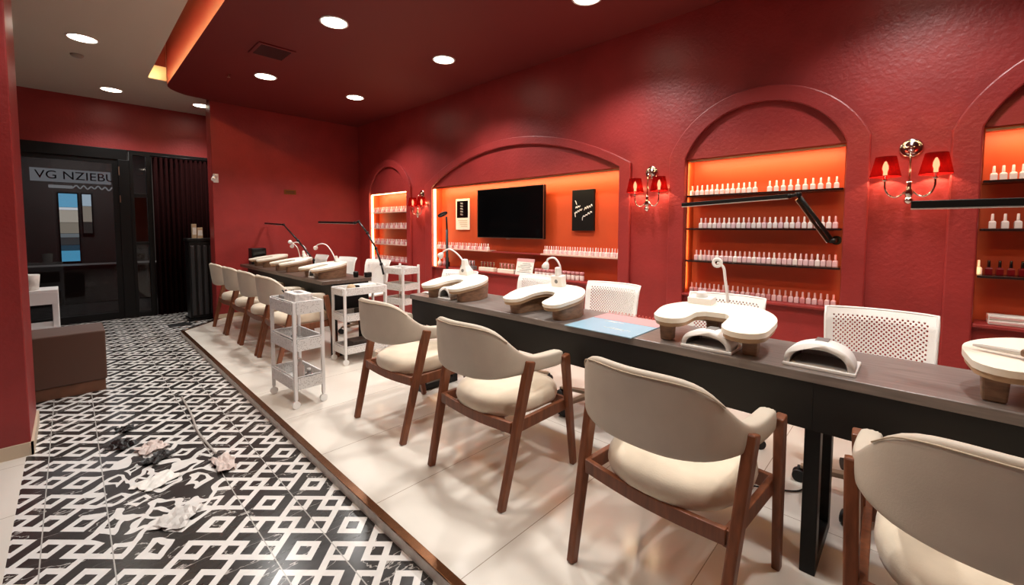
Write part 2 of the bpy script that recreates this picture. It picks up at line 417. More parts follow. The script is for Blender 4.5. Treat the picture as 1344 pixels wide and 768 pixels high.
# ------------------------------------------------------------------ lights
def spot(name, loc, e, size, blend, parent, color=(1, .985, .955), r=.08):
    l = bpy.data.lights.new(name, 'SPOT'); l.energy = e; l.spot_size = R(size); l.spot_blend = blend
    l.color = color; l.shadow_soft_size = r
    o = bpy.data.objects.new(name, l); COL.objects.link(o); o.location = loc; o.parent = parent; return o
def downlight(x, y, z, label, e):
    t = thing('ceiling_downlight', label, 'ceiling light', (x, y, z), 0, 'round recessed ceiling downlights')
    MB().lathe([(.112, 0), (.115, -.006), (.101, -.009), (.098, -.003)], 28, cap=False).build('ring', M['white'], t)
    MB().lathe([(.099, -.0045), (.0985, -.002)], 28).build('lens', M['down'], t)
    spot('downlight_bulb', (0, 0, -.03), e, 126, .6, t)
EL = 80
for x, y, lb in ((1.58, 3.56, 'round downlight in red ceiling straight above the white trolleys, largest in view'),
                 (2.68, 3.53, 'round downlight in red ceiling nearest above the wide television arch'),
                 (1.59, 5.37, 'round downlight in red ceiling beside the dark air vent'),
                 (2.64, 5.37, 'round downlight in red ceiling closest to the far inner corner'),
                 (2.70, 1.83, 'round downlight in red ceiling cut by the top edge of the photo')):
    downlight(x, y, ZC, lb, EL*(1.4 if x > 2 else .95))
for x, y, lb in ((.15, 5.66, 'round downlight in white ceiling beside the small round detector'),
                 (.435, 7.48, 'round downlight in white ceiling above the dark glass door'),
                 (1.38, 7.50, 'round downlight in white ceiling tucked behind the red ceiling corner')):
    downlight(x, y, ZW, lb, 46)
# lights of the same rows behind the camera
for x, y, z, e in ((1.58, 1.75, ZC, EL), (1.58, -.1, ZC, EL), (2.70, .05, ZC, EL), (.15, 3.0, ZW, 45), (.2, .9, ZW, 45)):
    downlight(x, y, z, 'round downlight in the same rows out of view overhead', e)

def area(name, loc, rot, sx, sy, e, color):
    l = bpy.data.lights.new(name, 'AREA'); l.shape = 'RECTANGLE'; l.size = sx; l.size_y = sy; l.energy = e; l.color = color
    o = bpy.data.objects.new(name, l); COL.objects.link(o); o.location = loc; o.rotation_euler = rot; return o
# LED profiles in the niches
for (a, b, n), top, side in zip(niches, (1, 0, 0, 0), (1, 1, 0, 0)):
    nm = {'far': 'narrow niche by the far corner', 'tv': 'wide television niche', 'arch': 'arched niche between two wall lamps', 'right': 'niche at the right edge'}[n]
    o = tag(MB().box(W+.014, W+.024, b+.01, a-.01, ZT-.021, ZT-.009).build('led_profile', M['led'] if top else M['brushed']),
            ('glowing' if top else 'slim metal') + ' light profile along the top of the ' + nm, 'light strip')
    L = a-b
    l = area('niche_led', (W+.03, (a+b)/2, ZT-.024), (0, R(-28), 0), .01, L-.04, (3.8 if n == 'tv' else 3.4)*L, (1, .70, .34)); l.parent = None
    if side:
        tag(MB().box(W+.002, W+.026, a-.030, a-.009, ZB+.002, ZT-.022).build('led_profile', M['led']),
            'bright white upright light strip at left of the ' + nm, 'light strip')
    area('niche_led_side', (W+.03, a-.022, (ZT+ZB)/2), (R(90), 0, R(-25)), .01, 1.0, (.3 if n == 'right' else .8), (1, .66, .30))
    area('niche_led_side', (W+.03, b+.022, (ZT+ZB)/2), (R(-90), 0, R(25)), .01, 1.0, .5, (1, .66, .30))

# ------------------------------------------------------------------ ceiling fittings
t = thing('air_vent', 'dark square slatted air vent in the red ceiling', 'vent', (1.42, 4.58, ZC))
MB().strip([(-.16, -.17), (.16, -.17), (.16, .17), (-.16, .17), (-.16, -.17)], [(-.13, -.14), (.13, -.14), (.13, .14), (-.13, .14), (-.13, -.14)], I4, -.012, 0).build('frame', M['ceil'], t)
v = MB()
for k in range(7): v.bar((-.13, -.12+.04*k, -.008), (.13, -.12+.04*k, -.008), .028, .003, up=(0, .6, 1))
v.build('slats', mat('vent_dark_red', (58, 10, 9), .7, spec=.2), t)
MB().box(-.13, .13, -.14, .14, -.002, -.0005).build('backing', mat('vent_dark_void', (8, 4, 4), .95, spec=.05), t)
tag(MB().lathe([(.05, 0), (.05, -.012), (.035, -.026), (.012, -.03)], 20, Matrix.Translation((.12, 6.24, ZW))).build('smoke_detector', mat('beige_detector', (150, 140, 128), .5)),
    'small round smoke detector on the white ceiling', 'detector')
t = thing('sprinkler_head', 'tiny sprinkler head on the red ceiling left of the vent', 'sprinkler', (1.29, 5.61, ZC+.003))
MB().lathe([(.03, 0), (.028, -.006)], 16).build('rose', M['ceil'], t)
MB().cyl((0, 0, -.006), (0, 0, -.03), .006).lathe([(.016, -.03), (.016, -.033)], 12).build('nozzle', M['brushed'], t)

# ------------------------------------------------------------------ far end: door, curtain, outside
def frame_rect(mb, x0, x1, z0, z1, w, y0, y1):
    mb.box(x0, x1, y0, y1, z0, z0+w*1.6).box(x0, x1, y0, y1, z1-w, z1).box(x0, x0+w, y0, y1, z0+w*1.6, z1-w).box(x1-w, x1, y0, y1, z0+w*1.6, z1-w)
f = MB(); f.box(-1.0, .60, YD-.02, YD+.06, 2.20, 2.345).box(-1.0, -.9, YD-.02, YD+.06, FL, 2.2)
f.box(.50, .62, YD-.02, YD+.06, FL, 2.2)
d1 = tag(f.build('door_1', M['black'], bevel=.004), kind='structure')
l = MB(); frame_rect(l, -.9, .50, FL+.005, 2.2, .06, YD, YD+.045); l.build('door_leaf', M['black'], d1)
MB().box(-.84, .44, YD+.018, YD+.026, .05, 2.14).build('door_glass', M['glass'], d1)
MB().box(.505, .515, YD-.03, YD-.02, 1.98, 2.10).box(.505, .515, YD-.03, YD-.02, 1.60, 1.70).build('door_hinge', M['brushed'], d1)
f = MB(); f.box(.62, 1.62, YD-.02, YD+.06, 2.28, 2.345).box(.62, .66, YD-.02, YD+.06, FL, 2.28).box(.80, .86, YD-.02, YD+.06, FL, 2.28)
f.box(.66, .80, YD-.02, YD+.06, FL, .02).box(.66, .80, YD-.01, YD+.05, 1.00, 1.04).box(.66, .80, YD-.01, YD+.05, 1.69, 1.74)
w1 = tag(f.build('window_1', M['black'], bevel=.003), kind='structure')
MB().box(.66, .80, YD+.018, YD+.026, .02, 2.28).build('window_glass', M['glass'], w1)
# sign on the glass, seen mirrored from inside
def text(body, size, mtx, m, name, parent=None, ext=.001, align='CENTER'):
    c = bpy.data.curves.new(name, 'FONT'); c.body = body; c.size = size; c.extrude = ext; c.align_x = align; c.align_y = 'CENTER'
    c.materials.append(m); o = bpy.data.objects.new(name, c); COL.objects.link(o); o.parent = parent; o.matrix_local = mtx
    bpy.context.view_layer.update()
    dg = bpy.context.evaluated_depsgraph_get(); me = bpy.data.meshes.new_from_object(o.evaluated_get(dg))
    n = bpy.data.objects.new(name, me); COL.objects.link(n); n.parent = parent; n.matrix_local = mtx
    bpy.data.objects.remove(o); return n
sg = thing('glass_sign', 'pale sign band with dark letters across the top of the glass door', 'sign', (.05, YD+.035, 1.93))
MB().box(-.375, .375, 0, .006, -.085, .085).build('sign_panel', emis('lit_sign_white', (186, 188, 188), .75), sg)
text('VG NZIEBU', .150, Matrix.Translation((.045, -.003, 0)) @ Matrix.Rotation(R(90), 4, 'X'), M['text_dark'], 'lettering', sg)
sc_ = MB(); random.seed(3)
sc_.box(-.22, 0, 0, .005, -.165, -.125)
sc_.tube(smooth_path([(0.0+.035*k, .002, -.14+.028*(1 if k % 2 else -1)*random.uniform(.4, 1)) for k in range(12)], 5), .008, 6)
sc_.build('script_line', emis('lit_script', (215, 215, 212), .7), sg)
# curtain
cp = []
n = 90
for i in range(n+1):
    x = .86 + .74*i/n; cp.append((x, YD-.11+.032*math.sin(i*2*PI/7.2)+.008*math.sin(i*.9)))
cA = cp; cB = [(x, y+.006) for x, y in cp]
t = thing('curtain', 'dark maroon pleated curtain hanging beside the glass door', 'curtain', (0, 0, 0))
MB().strip(cA, cB, I4, FL+.01, 2.27).build('fabric', M['curtain'], t, smooth=True)
MB().cyl((.84, YD-.11, 2.285), (1.615, YD-.11, 2.285), .012).build('curtain_rod', M['black'], t)
# outside: dark mall corridor with a lit shopfront
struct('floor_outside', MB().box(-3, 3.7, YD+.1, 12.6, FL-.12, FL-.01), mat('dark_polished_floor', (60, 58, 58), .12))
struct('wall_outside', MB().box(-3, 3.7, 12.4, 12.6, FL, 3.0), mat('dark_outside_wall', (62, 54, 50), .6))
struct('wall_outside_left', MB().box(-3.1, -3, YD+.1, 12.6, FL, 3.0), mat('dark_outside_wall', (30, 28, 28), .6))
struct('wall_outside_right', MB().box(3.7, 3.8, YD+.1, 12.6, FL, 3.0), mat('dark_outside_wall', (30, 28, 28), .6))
struct('ceiling_outside', MB().box(-3.1, 3.8, YD+.1, 12.6, 3.0, 3.1), mat('grey_outside_ceiling', (110, 108, 106), .7))
def lit_shop(name, x0, x1, z0, z1, label, rows):
    t = thing(name, label, 'shop window', ((x0+x1)/2, 12.36, z0))
    w = x1-x0; h = z1-z0; g = MB(); frame_rect(g, -w/2-.02, w/2+.02, -.02, h+.02, .02, 0, .04); g.build('frame', M['black'], t)
    for a, b, c, s in rows:
        MB().box(-w/2, w/2, .01, .03, h*a, h*b-.006).build('pane', emis('lit_pane', c, s*1.5), t)
lit_shop('shop_window', -.13, .13, .55, 1.93, 'bright blue and white shop window seen through the glass door, wider one',
         ((0, .17, (96, 186, 224), 1.1), (.17, .25, (70, 110, 130), .6), (.25, .36, (96, 98, 96), .6), (.36, .42, (150, 160, 160), .8), (.42, .58, (176, 166, 146), .9), (.58, .76, (214, 204, 184), 1.0), (.76, .80, (236, 240, 240), 1.3), (.80, 1, (120, 195, 230), 1.2)))
lit_shop('shop_window', .20, .33, 1.12, 1.93, 'narrow pale shop window right of the wider bright one behind the glass',
         ((0, .3, (90, 84, 78), .5), (.3, .7, (190, 178, 158), .8), (.7, 1, (200, 222, 232), 1.1)))
t = thing('shop_counter', 'low grey counter standing outside behind the glass door', 'counter', (.3, 10.6, FL-.01))
MB().box(-.9, .9, -.2, .2, 0, .62).build('body', mat('grey_counter', (86, 84, 84), .4), t, bevel=.01); MB().box(-.95, .95, -.25, .25, .62, .66).build('top', mat('grey_counter_top', (120, 116, 114), .3), t, bevel=.006)
l = bpy.data.lights.new('corridor_light', 'AREA'); l.size = 1.2; l.energy = 70; l.color = (1, .95, .9)
o = bpy.data.objects.new('corridor_light', l); COL.objects.link(o); o.location = (.2, 11, 2.95)

for dx, lb in ((-.05, 'left'), (.12, 'right')):
    t = thing('ceiling_downlight', lb + ' one of two strip lights on the ceiling outside the glass door', 'ceiling light', (dx-.3, 10.4, 2.998))
    MB().box(-.05, .05, -.3, .3, -.02, 0).build('housing', M['white'], t); MB().box(-.04, .04, -.28, .28, -.024, -.02).build('lens', emis('outside_strip', (255, 250, 240), 3), t)
tag(MB().box(.665, .795, YD+.0262, YD+.030, 1.05, 1.68).build('poster', mat('brown_poster', (205, 140, 108), .6, noise=.2, scale=5)), 'brown poster behind the narrow side glass of the door', 'poster')
# tall black stand by the wall end, with boxes on top
t = thing('podium', 'tall black ribbed reception podium beside the curtain', 'podium', (1.27, 7.37, FL))
MB().box(-.15, .15, -.13, .13, .03, 1.11).build('body', M['black'], t, bevel=.012)
MB().box(-.165, .165, -.145, .145, 1.11, 1.15).build('top', M['black'], t, bevel=.006)
p = MB()
for k in range(4): p.box(-.13+.072*k, -.085+.072*k, -.145, -.13, .08, 1.05)
p.build('ribs', mat('charcoal_panel', (44, 46, 48), .35), t, bevel=.004)
MB().box(-.17, .17, -.15, .15, 0, .03).build('base', M['black'], t)
for x, h, w, lb in ((1.195, .20, .05, 'taller slim kraft box standing on the black podium'), (1.255, .15, .06, 'shorter kraft box in front on the black podium')):
    o = tag(MB().box(-w/2, w/2, -.03, .03, 0, h).build('small_box', M['kraft'], bevel=.003), lb, 'box'); o.location = (x+.01, 7.33 if h > .16 else 7.30, 1.1005)
    MB().box(-w/2+.004, w/2-.004, -.0315, -.03, h*.25, h*.75).build('label_panel', M['papers'], o)
tag(MB().box(.85, 1.10, 6.98, 7.18, FL, FL+.008).build('door_mat', M['rubber'], bevel=.003), 'black rubber mat on the tiles beside the podium', 'mat')
t = thing('security_camera', 'small white security camera high on the red wall end', 'camera', (1.40, YB+.004, 1.92))
MB().box(-.03, .03, -.02, 0, -.06, .06).build('bracket', M['white'], t, bevel=.006)
MB().cyl((-.01, -.02, .02), (-.05, -.11, -.03), .026).build('housing', M['white'], t, bevel=.005)
t = thing('wall_plaque', 'small brass plaque on the far red wall', 'plaque', (2.34, YB-.006, 1.79))
MB().box(-.085, .085, 0, .006, -.035, .035).build('plate', M['gold'], t, bevel=.002)
MB().box(-.06, .06, -.0015, 0, -.012, -.006).box(-.06, .06, -.0015, 0, .006, .012).build('engraved_lines', M['text_dark'], t)

# ------------------------------------------------------------------ left side: bench, white shelf
t = thing('bench', 'low brown leather bench on wooden plinth behind the red pillar', 'bench', (-.18, 4.65, FL))
MB().box(-.5, .345, 0, .40, .09, .485).build('cushion', M['brownleather'], t, bevel=.012, seg=3)
MB().box(-.5, .335, .01, .39, 0, .09).build('plinth', M['plinth'], t, bevel=.004)
t = thing('white_rack', 'white two-tier slatted rack behind the brown bench', 'rack', (-.34, 6.0, FL))
for sx in (-.22, .22):
    for sy in (-.14, .14): MB().box(sx-.02, sx+.02, sy-.02, sy+.02, 0, .70).build('post', M['whitemetal'], t, bevel=.004)
for z in (.28, .60):
    g = MB()
    for k in range(3): g.box(-.24, .24, -.16+.12*k, -.08+.12*k, z, z+.02)
    g.box(-.24, .24, -.165, -.155, z-.02, z+.09).box(-.24, .24, .155, .165, z-.02, z+.09); g.build('tray', M['whitemetal'], t)
MB().box(-.24, .24, -.16, .16, .69, .715).build('top', M['whitemetal'], t, bevel=.004)
o = tag(MB().lathe([(.05, 0), (.062, .14), (.058, .145), (.046, .01)], 8).build('paper_tub', M['papers']), 'white paper tub standing on the slatted rack', 'tub'); o.location = (-.27, 5.93, FL+.716)

# debris on the tiled floor
def scrap(name, x, y, w, d, rz, h, m, label, seed, n=7):
    random.seed(seed); b = MB(); g = []
    for i in range(n+1):
        row = []
        for j in range(n+1):
            e = .012 if i in (0, n) or j in (0, n) else 0
            row.append(b.bm.verts.new((-w/2+w*i/n+random.uniform(-e, e), -d/2+d*j/n+random.uniform(-e, e), .004+random.uniform(0, h))))
        g.append(row)
    for i in range(n):
        for j in range(n): b._face([g[i][j], g[i+1][j], g[i+1][j+1], g[i][j+1]])
    o = tag(b.build(name, m, solid=.002), label, 'scrap'); o.location = (x, y, FL); o.rotation_euler = (0, 0, rz); return o
scrap('plastic_sheet', .285, 2.335, .15, .13, R(50), .012, M['marblescrap'], 'crumpled grey marbled sheet lying nearest on the patterned tiles', 1)
scrap('paper_scrap', .262, 2.76, .16, .13, R(30), .008, M['papers'], 'flat white torn paper in the middle of the patterned tiles', 2)
scrap('paper_scrap', .285, 3.20, .12, .15, R(20), .02, M['pinkscrap'], 'pinkish crumpled paper beside the black scraps on the tiles', 3)
scrap('plastic_scrap',   .165, 3.37, .10, .13, R(40), .022, M['darkscrap'], 'black crumpled scrap left of the pinkish paper', 4)
scrap('plastic_scrap', .29, 3.03, .13, .10, R(35), .018, M['darkscrap'], 'black crumpled scrap in front of the pinkish paper', 5)
scrap('plastic_scrap', .20, 3.62, .08, .10, R(15), .018, M['darkscrap'], 'small black scrap farthest back on the patterned tiles', 8)
o = tag(MB().tube(smooth_path([(.545, 4.02, FL+.006), (.535, 3.6, FL+.008), (.515, 3.25, FL+.006), (.53, 2.86, FL+.008)]), .007, 6).build('tape_strip', M['clear']), 'long thin pale strip trailing along the patterned tiles', 'strip')
scrap('plastic_scrap', .535, 2.70, .09, .20, R(5), .02, M['pinkscrap'], 'grey crumpled plastic at the near end of the pale strip', 6)

# ------------------------------------------------------------------ desks
def desk(name, x0, x1, y0, y1, mt, label, legs, apron=.54, rec=.018):
    t = thing(name, label, 'desk', ((x0+x1)/2, (y0+y1)/2, 0))
    cx, cy = (x0+x1)/2, (y0+y1)/2; a, b, c, d = x0-cx, x1-cx, y0-cy, y1-cy
    MB().box(a, b, c, d, .715, .75).build('desk_top', mt, t, bevel=.003)
    seams = [c] + [s-cy for s in sorted(legs) if c+.2 < s-cy < d-.2] + [d]
    for p, q in zip(seams, seams[1:]):
        MB().box(a+rec, a+rec+.018, p+.0005, q-.0005, apron, .715).build('front_panel', M['panel'], t)
    MB().box(a+rec+.018, b-.03, c+.01, c+.026, apron, .715).build('side_panel', M['black'], t); MB().box(a+rec+.018, b-.03, d-.026, d-.01, apron, .715).build('side_panel', M['black'], t)
    for y in legs:
        y -= cy; g = MB()
        g.box(a+rec+.019, a+rec+.072, y-.024, y+.024, 0, apron+.02).box(b-.10, b-.045, y-.024, y+.024, 0, apron+.02).box(a+rec+.072, b-.10, y-.024, y+.024, 0, .05)
        g.box(a+rec+.072, b-.1, y-.024, y+.024, apron-.02, apron+.02)
        g.build('leg', M['black'], t, bevel=.003)
    return t
desk('manicure_desk', 1.768, 2.205, -1.9, 2.77, M['desktop'], 'long dark grey manicure desk nearest to the camera', (2.71, .245, -1.7))
desk('manicure_desk', 1.605, 2.10, 3.985, 6.72, M['desktop2'], 'long dark brown manicure desk against the far wall', (4.06, 6.5), .44, .09)

# ------------------------------------------------------------------ client armchairs
def make_armchair(label):
    t = thing('dining_armchair', label, 'armchair')
    # wrap-round backrest with padded arms: loft along a U in plan
    half = [(.447, .252), (.36, .258), (.29, .262), (.22, .264), (.16, .262), (.11, .253), (.065, .234), (.027, .202), (-.001, .155), (-.020, .105), (-.030, .05), (-.033, 0)]
    top = [.642, .646, .650, .655, .668, .700, .752, .796, .815, .822, .824, .825]
    bot = [.565, .570, .576, .582, .586, .584, .578, .570, .564, .560, .558, .557]
    thk = [.058, .060, .060, .058, .054, .05, .046, .044, .042, .042, .042, .042]
    pts = [(x, y, a, b, k) for (x, y), a, b, k in zip(half, top, bot, thk)]
    pts = pts + [(x, -y, a, b, k) for (x, y, a, b, k) in pts[-2::-1]]
    secs = []
    for i, (x, y, zt, zb, k) in enumerate(pts):
        p0, p1 = pts[max(i-1, 0)], pts[min(i+1, len(pts)-1)]
        tx, ty = p1[0]-p0[0], p1[1]-p0[1]; L = math.hypot(tx, ty); nx, ny = -ty/L, tx/L
        sec = []
        for j in range(16):
            an = 2*PI*j/16; c, s_ = math.cos(an), math.sin(an)
            u = math.copysign(abs(c)**.55, c); v = math.copysign(abs(s_)**.38, s_)
            h = (zt-zb)/2; zm = (zt+zb)/2; lean = -(v*h)*.16 * max(0, 1-abs(y)/.27) - (.0)
            sec.append((x+nx*u*k/2+lean, y+ny*u*k/2, zm+v*h))
        secs.append(sec)
    MB().loft(secs).build('backrest', M['chair_fabric'], t, subsurf=1)
    # piping seam round the outside top edge
    MB().tube(smooth_path([sec[6] for sec in secs[6:-6]], 3), .0022, 6).build('piping', M['piping'], t)
    # seat cushion: rounded D
    out = []
    for i in range(40):
        an = 2*PI*i/40; c, s_ = math.cos(an), math.sin(an)
        e = .62 if c > 0 else .85
        out.append((.30+.25*math.copysign(abs(c)**e, c), .238*math.copysign(abs(s_)**.75, s_)))
    cx, cy = .30, 0
    def ring(k, z): return [(cx+(x-cx)*k, cy+(y-cy)*k, z + .012*abs(y/.24)**2*0) for x, y in out]
    MB().loft([ring(.88, .362), ring(.975, .370), ring(1.0, .392), ring(.985, .420), ring(.93, .441), ring(.78, .452), ring(.45, .457), ring(.12, .458)]).build('seat', M['seat_fabric'], t)
    # seat frame
    g = MB()
    g.bar((.075, .255, .345), (.50, .255, .345), .022, .055).bar((.075, -.255, .345), (.50, -.255, .345), .022, .055)
    g.bar((.49, -.25, .345), (.49, .25, .345), .022, .055)
    rear = [(.078, .255, .352), (.072, .19, .350), (.068, .10, .346), (.066, 0, .344), (.068, -.10, .346), (.072, -.19, .350), (.078, -.255, .352)]
    P = smooth_path(rear, 4)
    g.loft([[(p.x-.011, p.y, p.z-.026), (p.x+.011, p.y, p.z-.026), (p.x+.011, p.y, p.z+.024), (p.x-.011, p.y, p.z+.024)] for p in P], smooth=False)
    g.bar((.11, .06, .33), (.49, .16, .345), .03, .04).bar((.11, -.06, .33), (.49, -.16, .345), .03, .04)
    g.build('seat_frame', M['wood'], t, bevel=.003)
    for s in (1, -1):
        MB().bar((.005, s*.262, 0), (.163, s*.288, .645), .030, .036, up=(1, 0, 0), w1=.034, h1=.052).build('leg', M['wood'], t, bevel=.006)
        MB().bar((.545, s*.262, 0), (.430, s*.287, .618), .028, .034, up=(1, 0, 0), w1=.032, h1=.048).build('leg', M['wood'], t, bevel=.006)
    return t
arms = [
 (1.265, -.19, 2, 'beige armchair cut by the right edge of the photo, closest of all'),
 (1.235, .63, -4, 'beige armchair in front of the horseshoe hand rest and arched lamp'),
 (1.268, 1.545, 0, 'beige armchair at the near desk in front of the blue menu mat'),
 (1.270, 2.365, 2, 'beige armchair at the left end of the near desk'),
 (1.21, 4.28, 0, 'beige armchair right behind the tall white trolley at the far desk'),
 (1.21, 4.89, 0, 'beige armchair second from the tall white trolley at the far desk'),
 (1.21, 5.50, 0, 'beige armchair third from the tall white trolley at the far desk'),
 (1.21, 6.11, 0, 'beige armchair farthest away, next to the black podium')]
ac0 = None
for x, y, a, lb in arms:
    o = make_armchair(lb) if ac0 is None else copy_tree(ac0)
    ac0 = ac0 or o
    o.location = (x, y, 0); o.rotation_euler = (0, 0, R(a)); tag(o, lb, 'armchair', 'beige armchairs with walnut legs')

# ------------------------------------------------------------------ white task chairs
def make_task(label):
    t = thing('task_chair', label, 'task chair')
    # perforated back: cells with octagonal holes in a staggered grid, really open
    b = MB(); nu, nv = 44, 34; wd, ht = .42, .37
    cache = {}
    def P(u, v):
        key = (round(u, 4), round(v, 4))
        if key in cache: return cache[key]
        # u,v in 0..1
        y = (u-.5)*wd*(1-.06*(1-v)); z = .475+v*ht
        x = .235+.055*v - .055*(abs(u-.5)*2)**2.2 + (.02*(v-.85)/.15 if v > .85 else 0)
        cache[key] = b.bm.verts.new((x, y, z)); return cache[key]
    du, dv = 1/nu, 1/nv
    for i in range(nu):
        for j in range(nv):
            u, v = i*du, j*dv
            hole = 3 <= i < nu-3 and 4 <= j < nv-3 and (i+j) % 2 == 0
            c = [(u, v), (u+du/2, v), (u+du, v), (u+du, v+dv/2), (u+du, v+dv), (u+du/2, v+dv), (u, v+dv), (u, v+dv/2)]
            if not hole:
                b._face([P(*q) for q in c], True)
            else:
                cu, cv = u+du/2, v+dv/2
                inn = [P(cu+du*.49*math.cos(2*PI*k/8-PI*.75)+.0001, cv+dv*.49*math.sin(2*PI*k/8-PI*.75)) for k in range(8)]
                o = [P(*q) for q in c]
                for k in range(8): b._face([o[k], o[(k+1) % 8], inn[(k+1) % 8], inn[k]], True)
    for v_ in [v for v in b.bm.verts if not v.link_faces]: b.bm.verts.remove(v_)
    b.build('backrest', M['white'], t, solid=.008)
    e = MB()
    def Q(u, v):
        y = (u-.5)*wd*(1-.06*(1-v)); z = .475+v*ht
        return (.235+.055*v - .055*(abs(u-.5)*2)**2.2 + (.02*(v-.85)/.15 if v > .85 else 0), y, z)
    loop = [Q(0, k/10) for k in range(11)] + [Q(k/12, 1) for k in range(1, 13)] + [Q(1, 1-k/10) for k in range(1, 11)]
    e.tube(loop, .007, 8); e.build('back_rim', M['white'], t)
    out = [(.25*math.copysign(abs(math.cos(a))**.6, math.cos(a))-.01, .215*math.copysign(abs(math.sin(a))**.6, math.sin(a))) for a in [2*PI*i/32 for i in range(32)]]
    def ring(k, z): return [(x*k, y*k, z) for x, y in out]
    MB().loft([ring(.7, .425), ring(.95, .432), ring(1, .445), ring(.97, .458), ring(.7, .45), ring(.2, .446)]).build('seat', M['white'], t)
    MB().bar((.20, .12, .43), (.245, .12, .52), .04, .012, up=(0, 1, 0)).bar((.20, -.12, .43), (.245, -.12, .52), .04, .012, up=(0, 1, 0)).build('back_bracket', M['white'], t)
    MB().cyl((0, 0, .10), (0, 0, .43), .022).lathe([(.03, .07), (.04, .09), (.035, .13)], 16).build('gas_column', M['black'], t)
    for k in range(5):
        a = 2*PI*k/5+.35; c, s = math.cos(a), math.sin(a)
        MB().bar((.02*c, .02*s, .095), (.27*c, .27*s, .075), .05, .03, w1=.03, h1=.018).build('base_arm', M['taupe'], t, bevel=.004)
        q = MB(); px, py = -s, c
        for sg in (-1, 1):
            q.cyl((.275*c+px*.006*sg, .275*s+py*.006*sg, .029), (.275*c+px*.024*sg, .275*s+py*.024*sg, .029), .029, n=16)
        q.cyl((.275*c, .275*s, .03), (.275*c, .275*s, .075), .008); q.build('caster', M['rubber'], t)
    return t
tasks = [(2.50, .11, 4, 'white perforated task chair behind the lone arched lamp'),
 (2.50, .82, 3, 'white perforated task chair behind the horseshoe hand rest'),
 (2.50, 1.60, 2, 'white perforated task chair behind the blue menu mat'),
 (2.50, 2.35, -3, 'white perforated task chair behind the hand rest left of the menu mat'),
 (2.30, 3.08, 10, 'white task chair behind the leftmost hand rest on the near desk'),
 (2.45, 4.87, 14, 'white task chair under the narrow lit niche at the far desk'),
 (2.38, 5.62, 6, 'white task chair second from the far wall at the far desk'),
 (2.32, 6.36, 0, 'white task chair closest to the far wall at the far desk')]
tk0 = None
for x, y, a, lb in tasks:
    o = make_task(lb) if tk0 is None else copy_tree(tk0)
    tk0 = tk0 or o
    o.location = (x, y, 0); o.rotation_euler = (0, 0, R(a)); tag(o, lb, 'task chair', 'white swivel task chairs')
tag(MB().tube(smooth_path([(2.205, .62, .006), (2.24, .52, .012), (2.29, .44, .008), (2.36, .36, .006), (2.5, .33, .006)]), .004, 6).build('power_cable', M['black']), 'thin black cable lying on the floor under the near desk', 'cable')

# ------------------------------------------------------------------ manicure hand rests
def u_outline(cl, rad, n=8):
    C = smooth_path([(x, y, 0) for x, y in cl], n+2); m = len(C); Lf, Rg = [], []
    def rr(i):
        f = i/(m-1)*(len(rad)-1); a = int(min(f, len(rad)-2)); return rad[a]+(rad[a+1]-rad[a])*(f-a)
    for i, p in enumerate(C):
        t = (C[min(i+1, m-1)]-C[max(i-1, 0)]).normalized(); nrm = Vector((-t.y, t.x, 0)); r = rr(i)
        Lf.append(p+nrm*r); Rg.append(p-nrm*r)
    def cap(c, t, r, k=8):
        a0 = math.atan2(t.y, t.x); return [c+Vector((math.cos(a0+PI/2-PI*i/k), math.sin(a0+PI/2-PI*i/k), 0))*r for i in range(1, k)]
    t1 = (C[-1]-C[-2]).normalized(); t0 = (C[0]-C[1]).normalized()
    poly = Lf + cap(C[-1], t1, rr(m-1)) + Rg[::-1] + cap(C[0], t0, rr(0))
    return [(p.x, p.y) for p in poly]
def hand_rest(x, y, rz, label, style):
    """style 'legs': horseshoe on three slim legs; 'blocks': V of two lobes on solid wooden blocks"""
    t = thing('hand_rest', label, 'hand rest', (x, y, .75), R(rz), 'padded manicure hand rests')
    if style == 'legs':
        cl = [(-.10, .155), (.01, .150), (.085, .085), (.098, 0), (.085, -.085), (.0, -.145), (-.145, -.150)]; rad = [.074, .088, .094, .094, .094, .088, .083]
        zt, th, tilt = .110, .021, .10
    else:
        cl = [(-.155, .140), (-.03, .145), (.07, .095), (.10, 0), (.07, -.095), (-.03, -.145), (-.155, -.140)]; rad = [.066, .084, .090, .086, .090, .084, .066]
        zt, th, tilt = .108, .018, .14
    T = Matrix.Rotation(-math.atan(tilt), 4, 'Y')
    out = u_outline(cl, rad)
    small = u_outline(cl, [r-.006 for r in rad])
    MB().prism(out, zt, zt+th, T).build('cushion', M['cushion'], t, bevel=.009, seg=4, wn=True)
    MB().prism(small, zt-.018, zt+.001, T).build('rim', M['rim'], t, bevel=.003, wn=True)
    zz = lambda px: zt-.016+px*tilt
    if style == 'legs':
        for px, py in ((-.10, .175), (-.115, -.165), (.11, .04), (.11, -.05)):
            MB().bar((px, py, .002), (px-.004, py, zz(px)+.004), .05, .05, up=(1, 0, 0), w1=.058, h1=.062).build('leg', M['restwood'], t, bevel=.006)
        MB().box(.06, .13, -.10, .10, zz(.08)-.03, zz(.06)).build('back_rail', M['restwood'], t, bevel=.004)
    else:
        for s in (1, -1):
            blk = u_outline([(-.125, s*.150), (-.03, s*.155), (.07, s*.12)], [.042, .058, .055], 5)
            q = MB(); lo = [q.bm.verts.new((px, py, 0)) for px, py in blk]; hi = [q.bm.verts.new((px*1.05, py*1.03, zz(px)+.002)) for px, py in blk]
            q._face(lo[::-1]); q._face(hi)
            for i in range(len(blk)): q._face([lo[i], lo[(i+1) % len(blk)], hi[(i+1) % len(blk)], hi[i]])
            q.build('block', M['restwood'], t, bevel=.003, wn=True)
        MB().box(.085, .15, -.07, .07, 0, zz(.1)).build('back_block', M['restwood'], t, bevel=.004)
    return t
hand_rest(1.965, .632, 2, 'cream horseshoe hand rest on slim wooden legs behind the near arched lamp', 'legs')
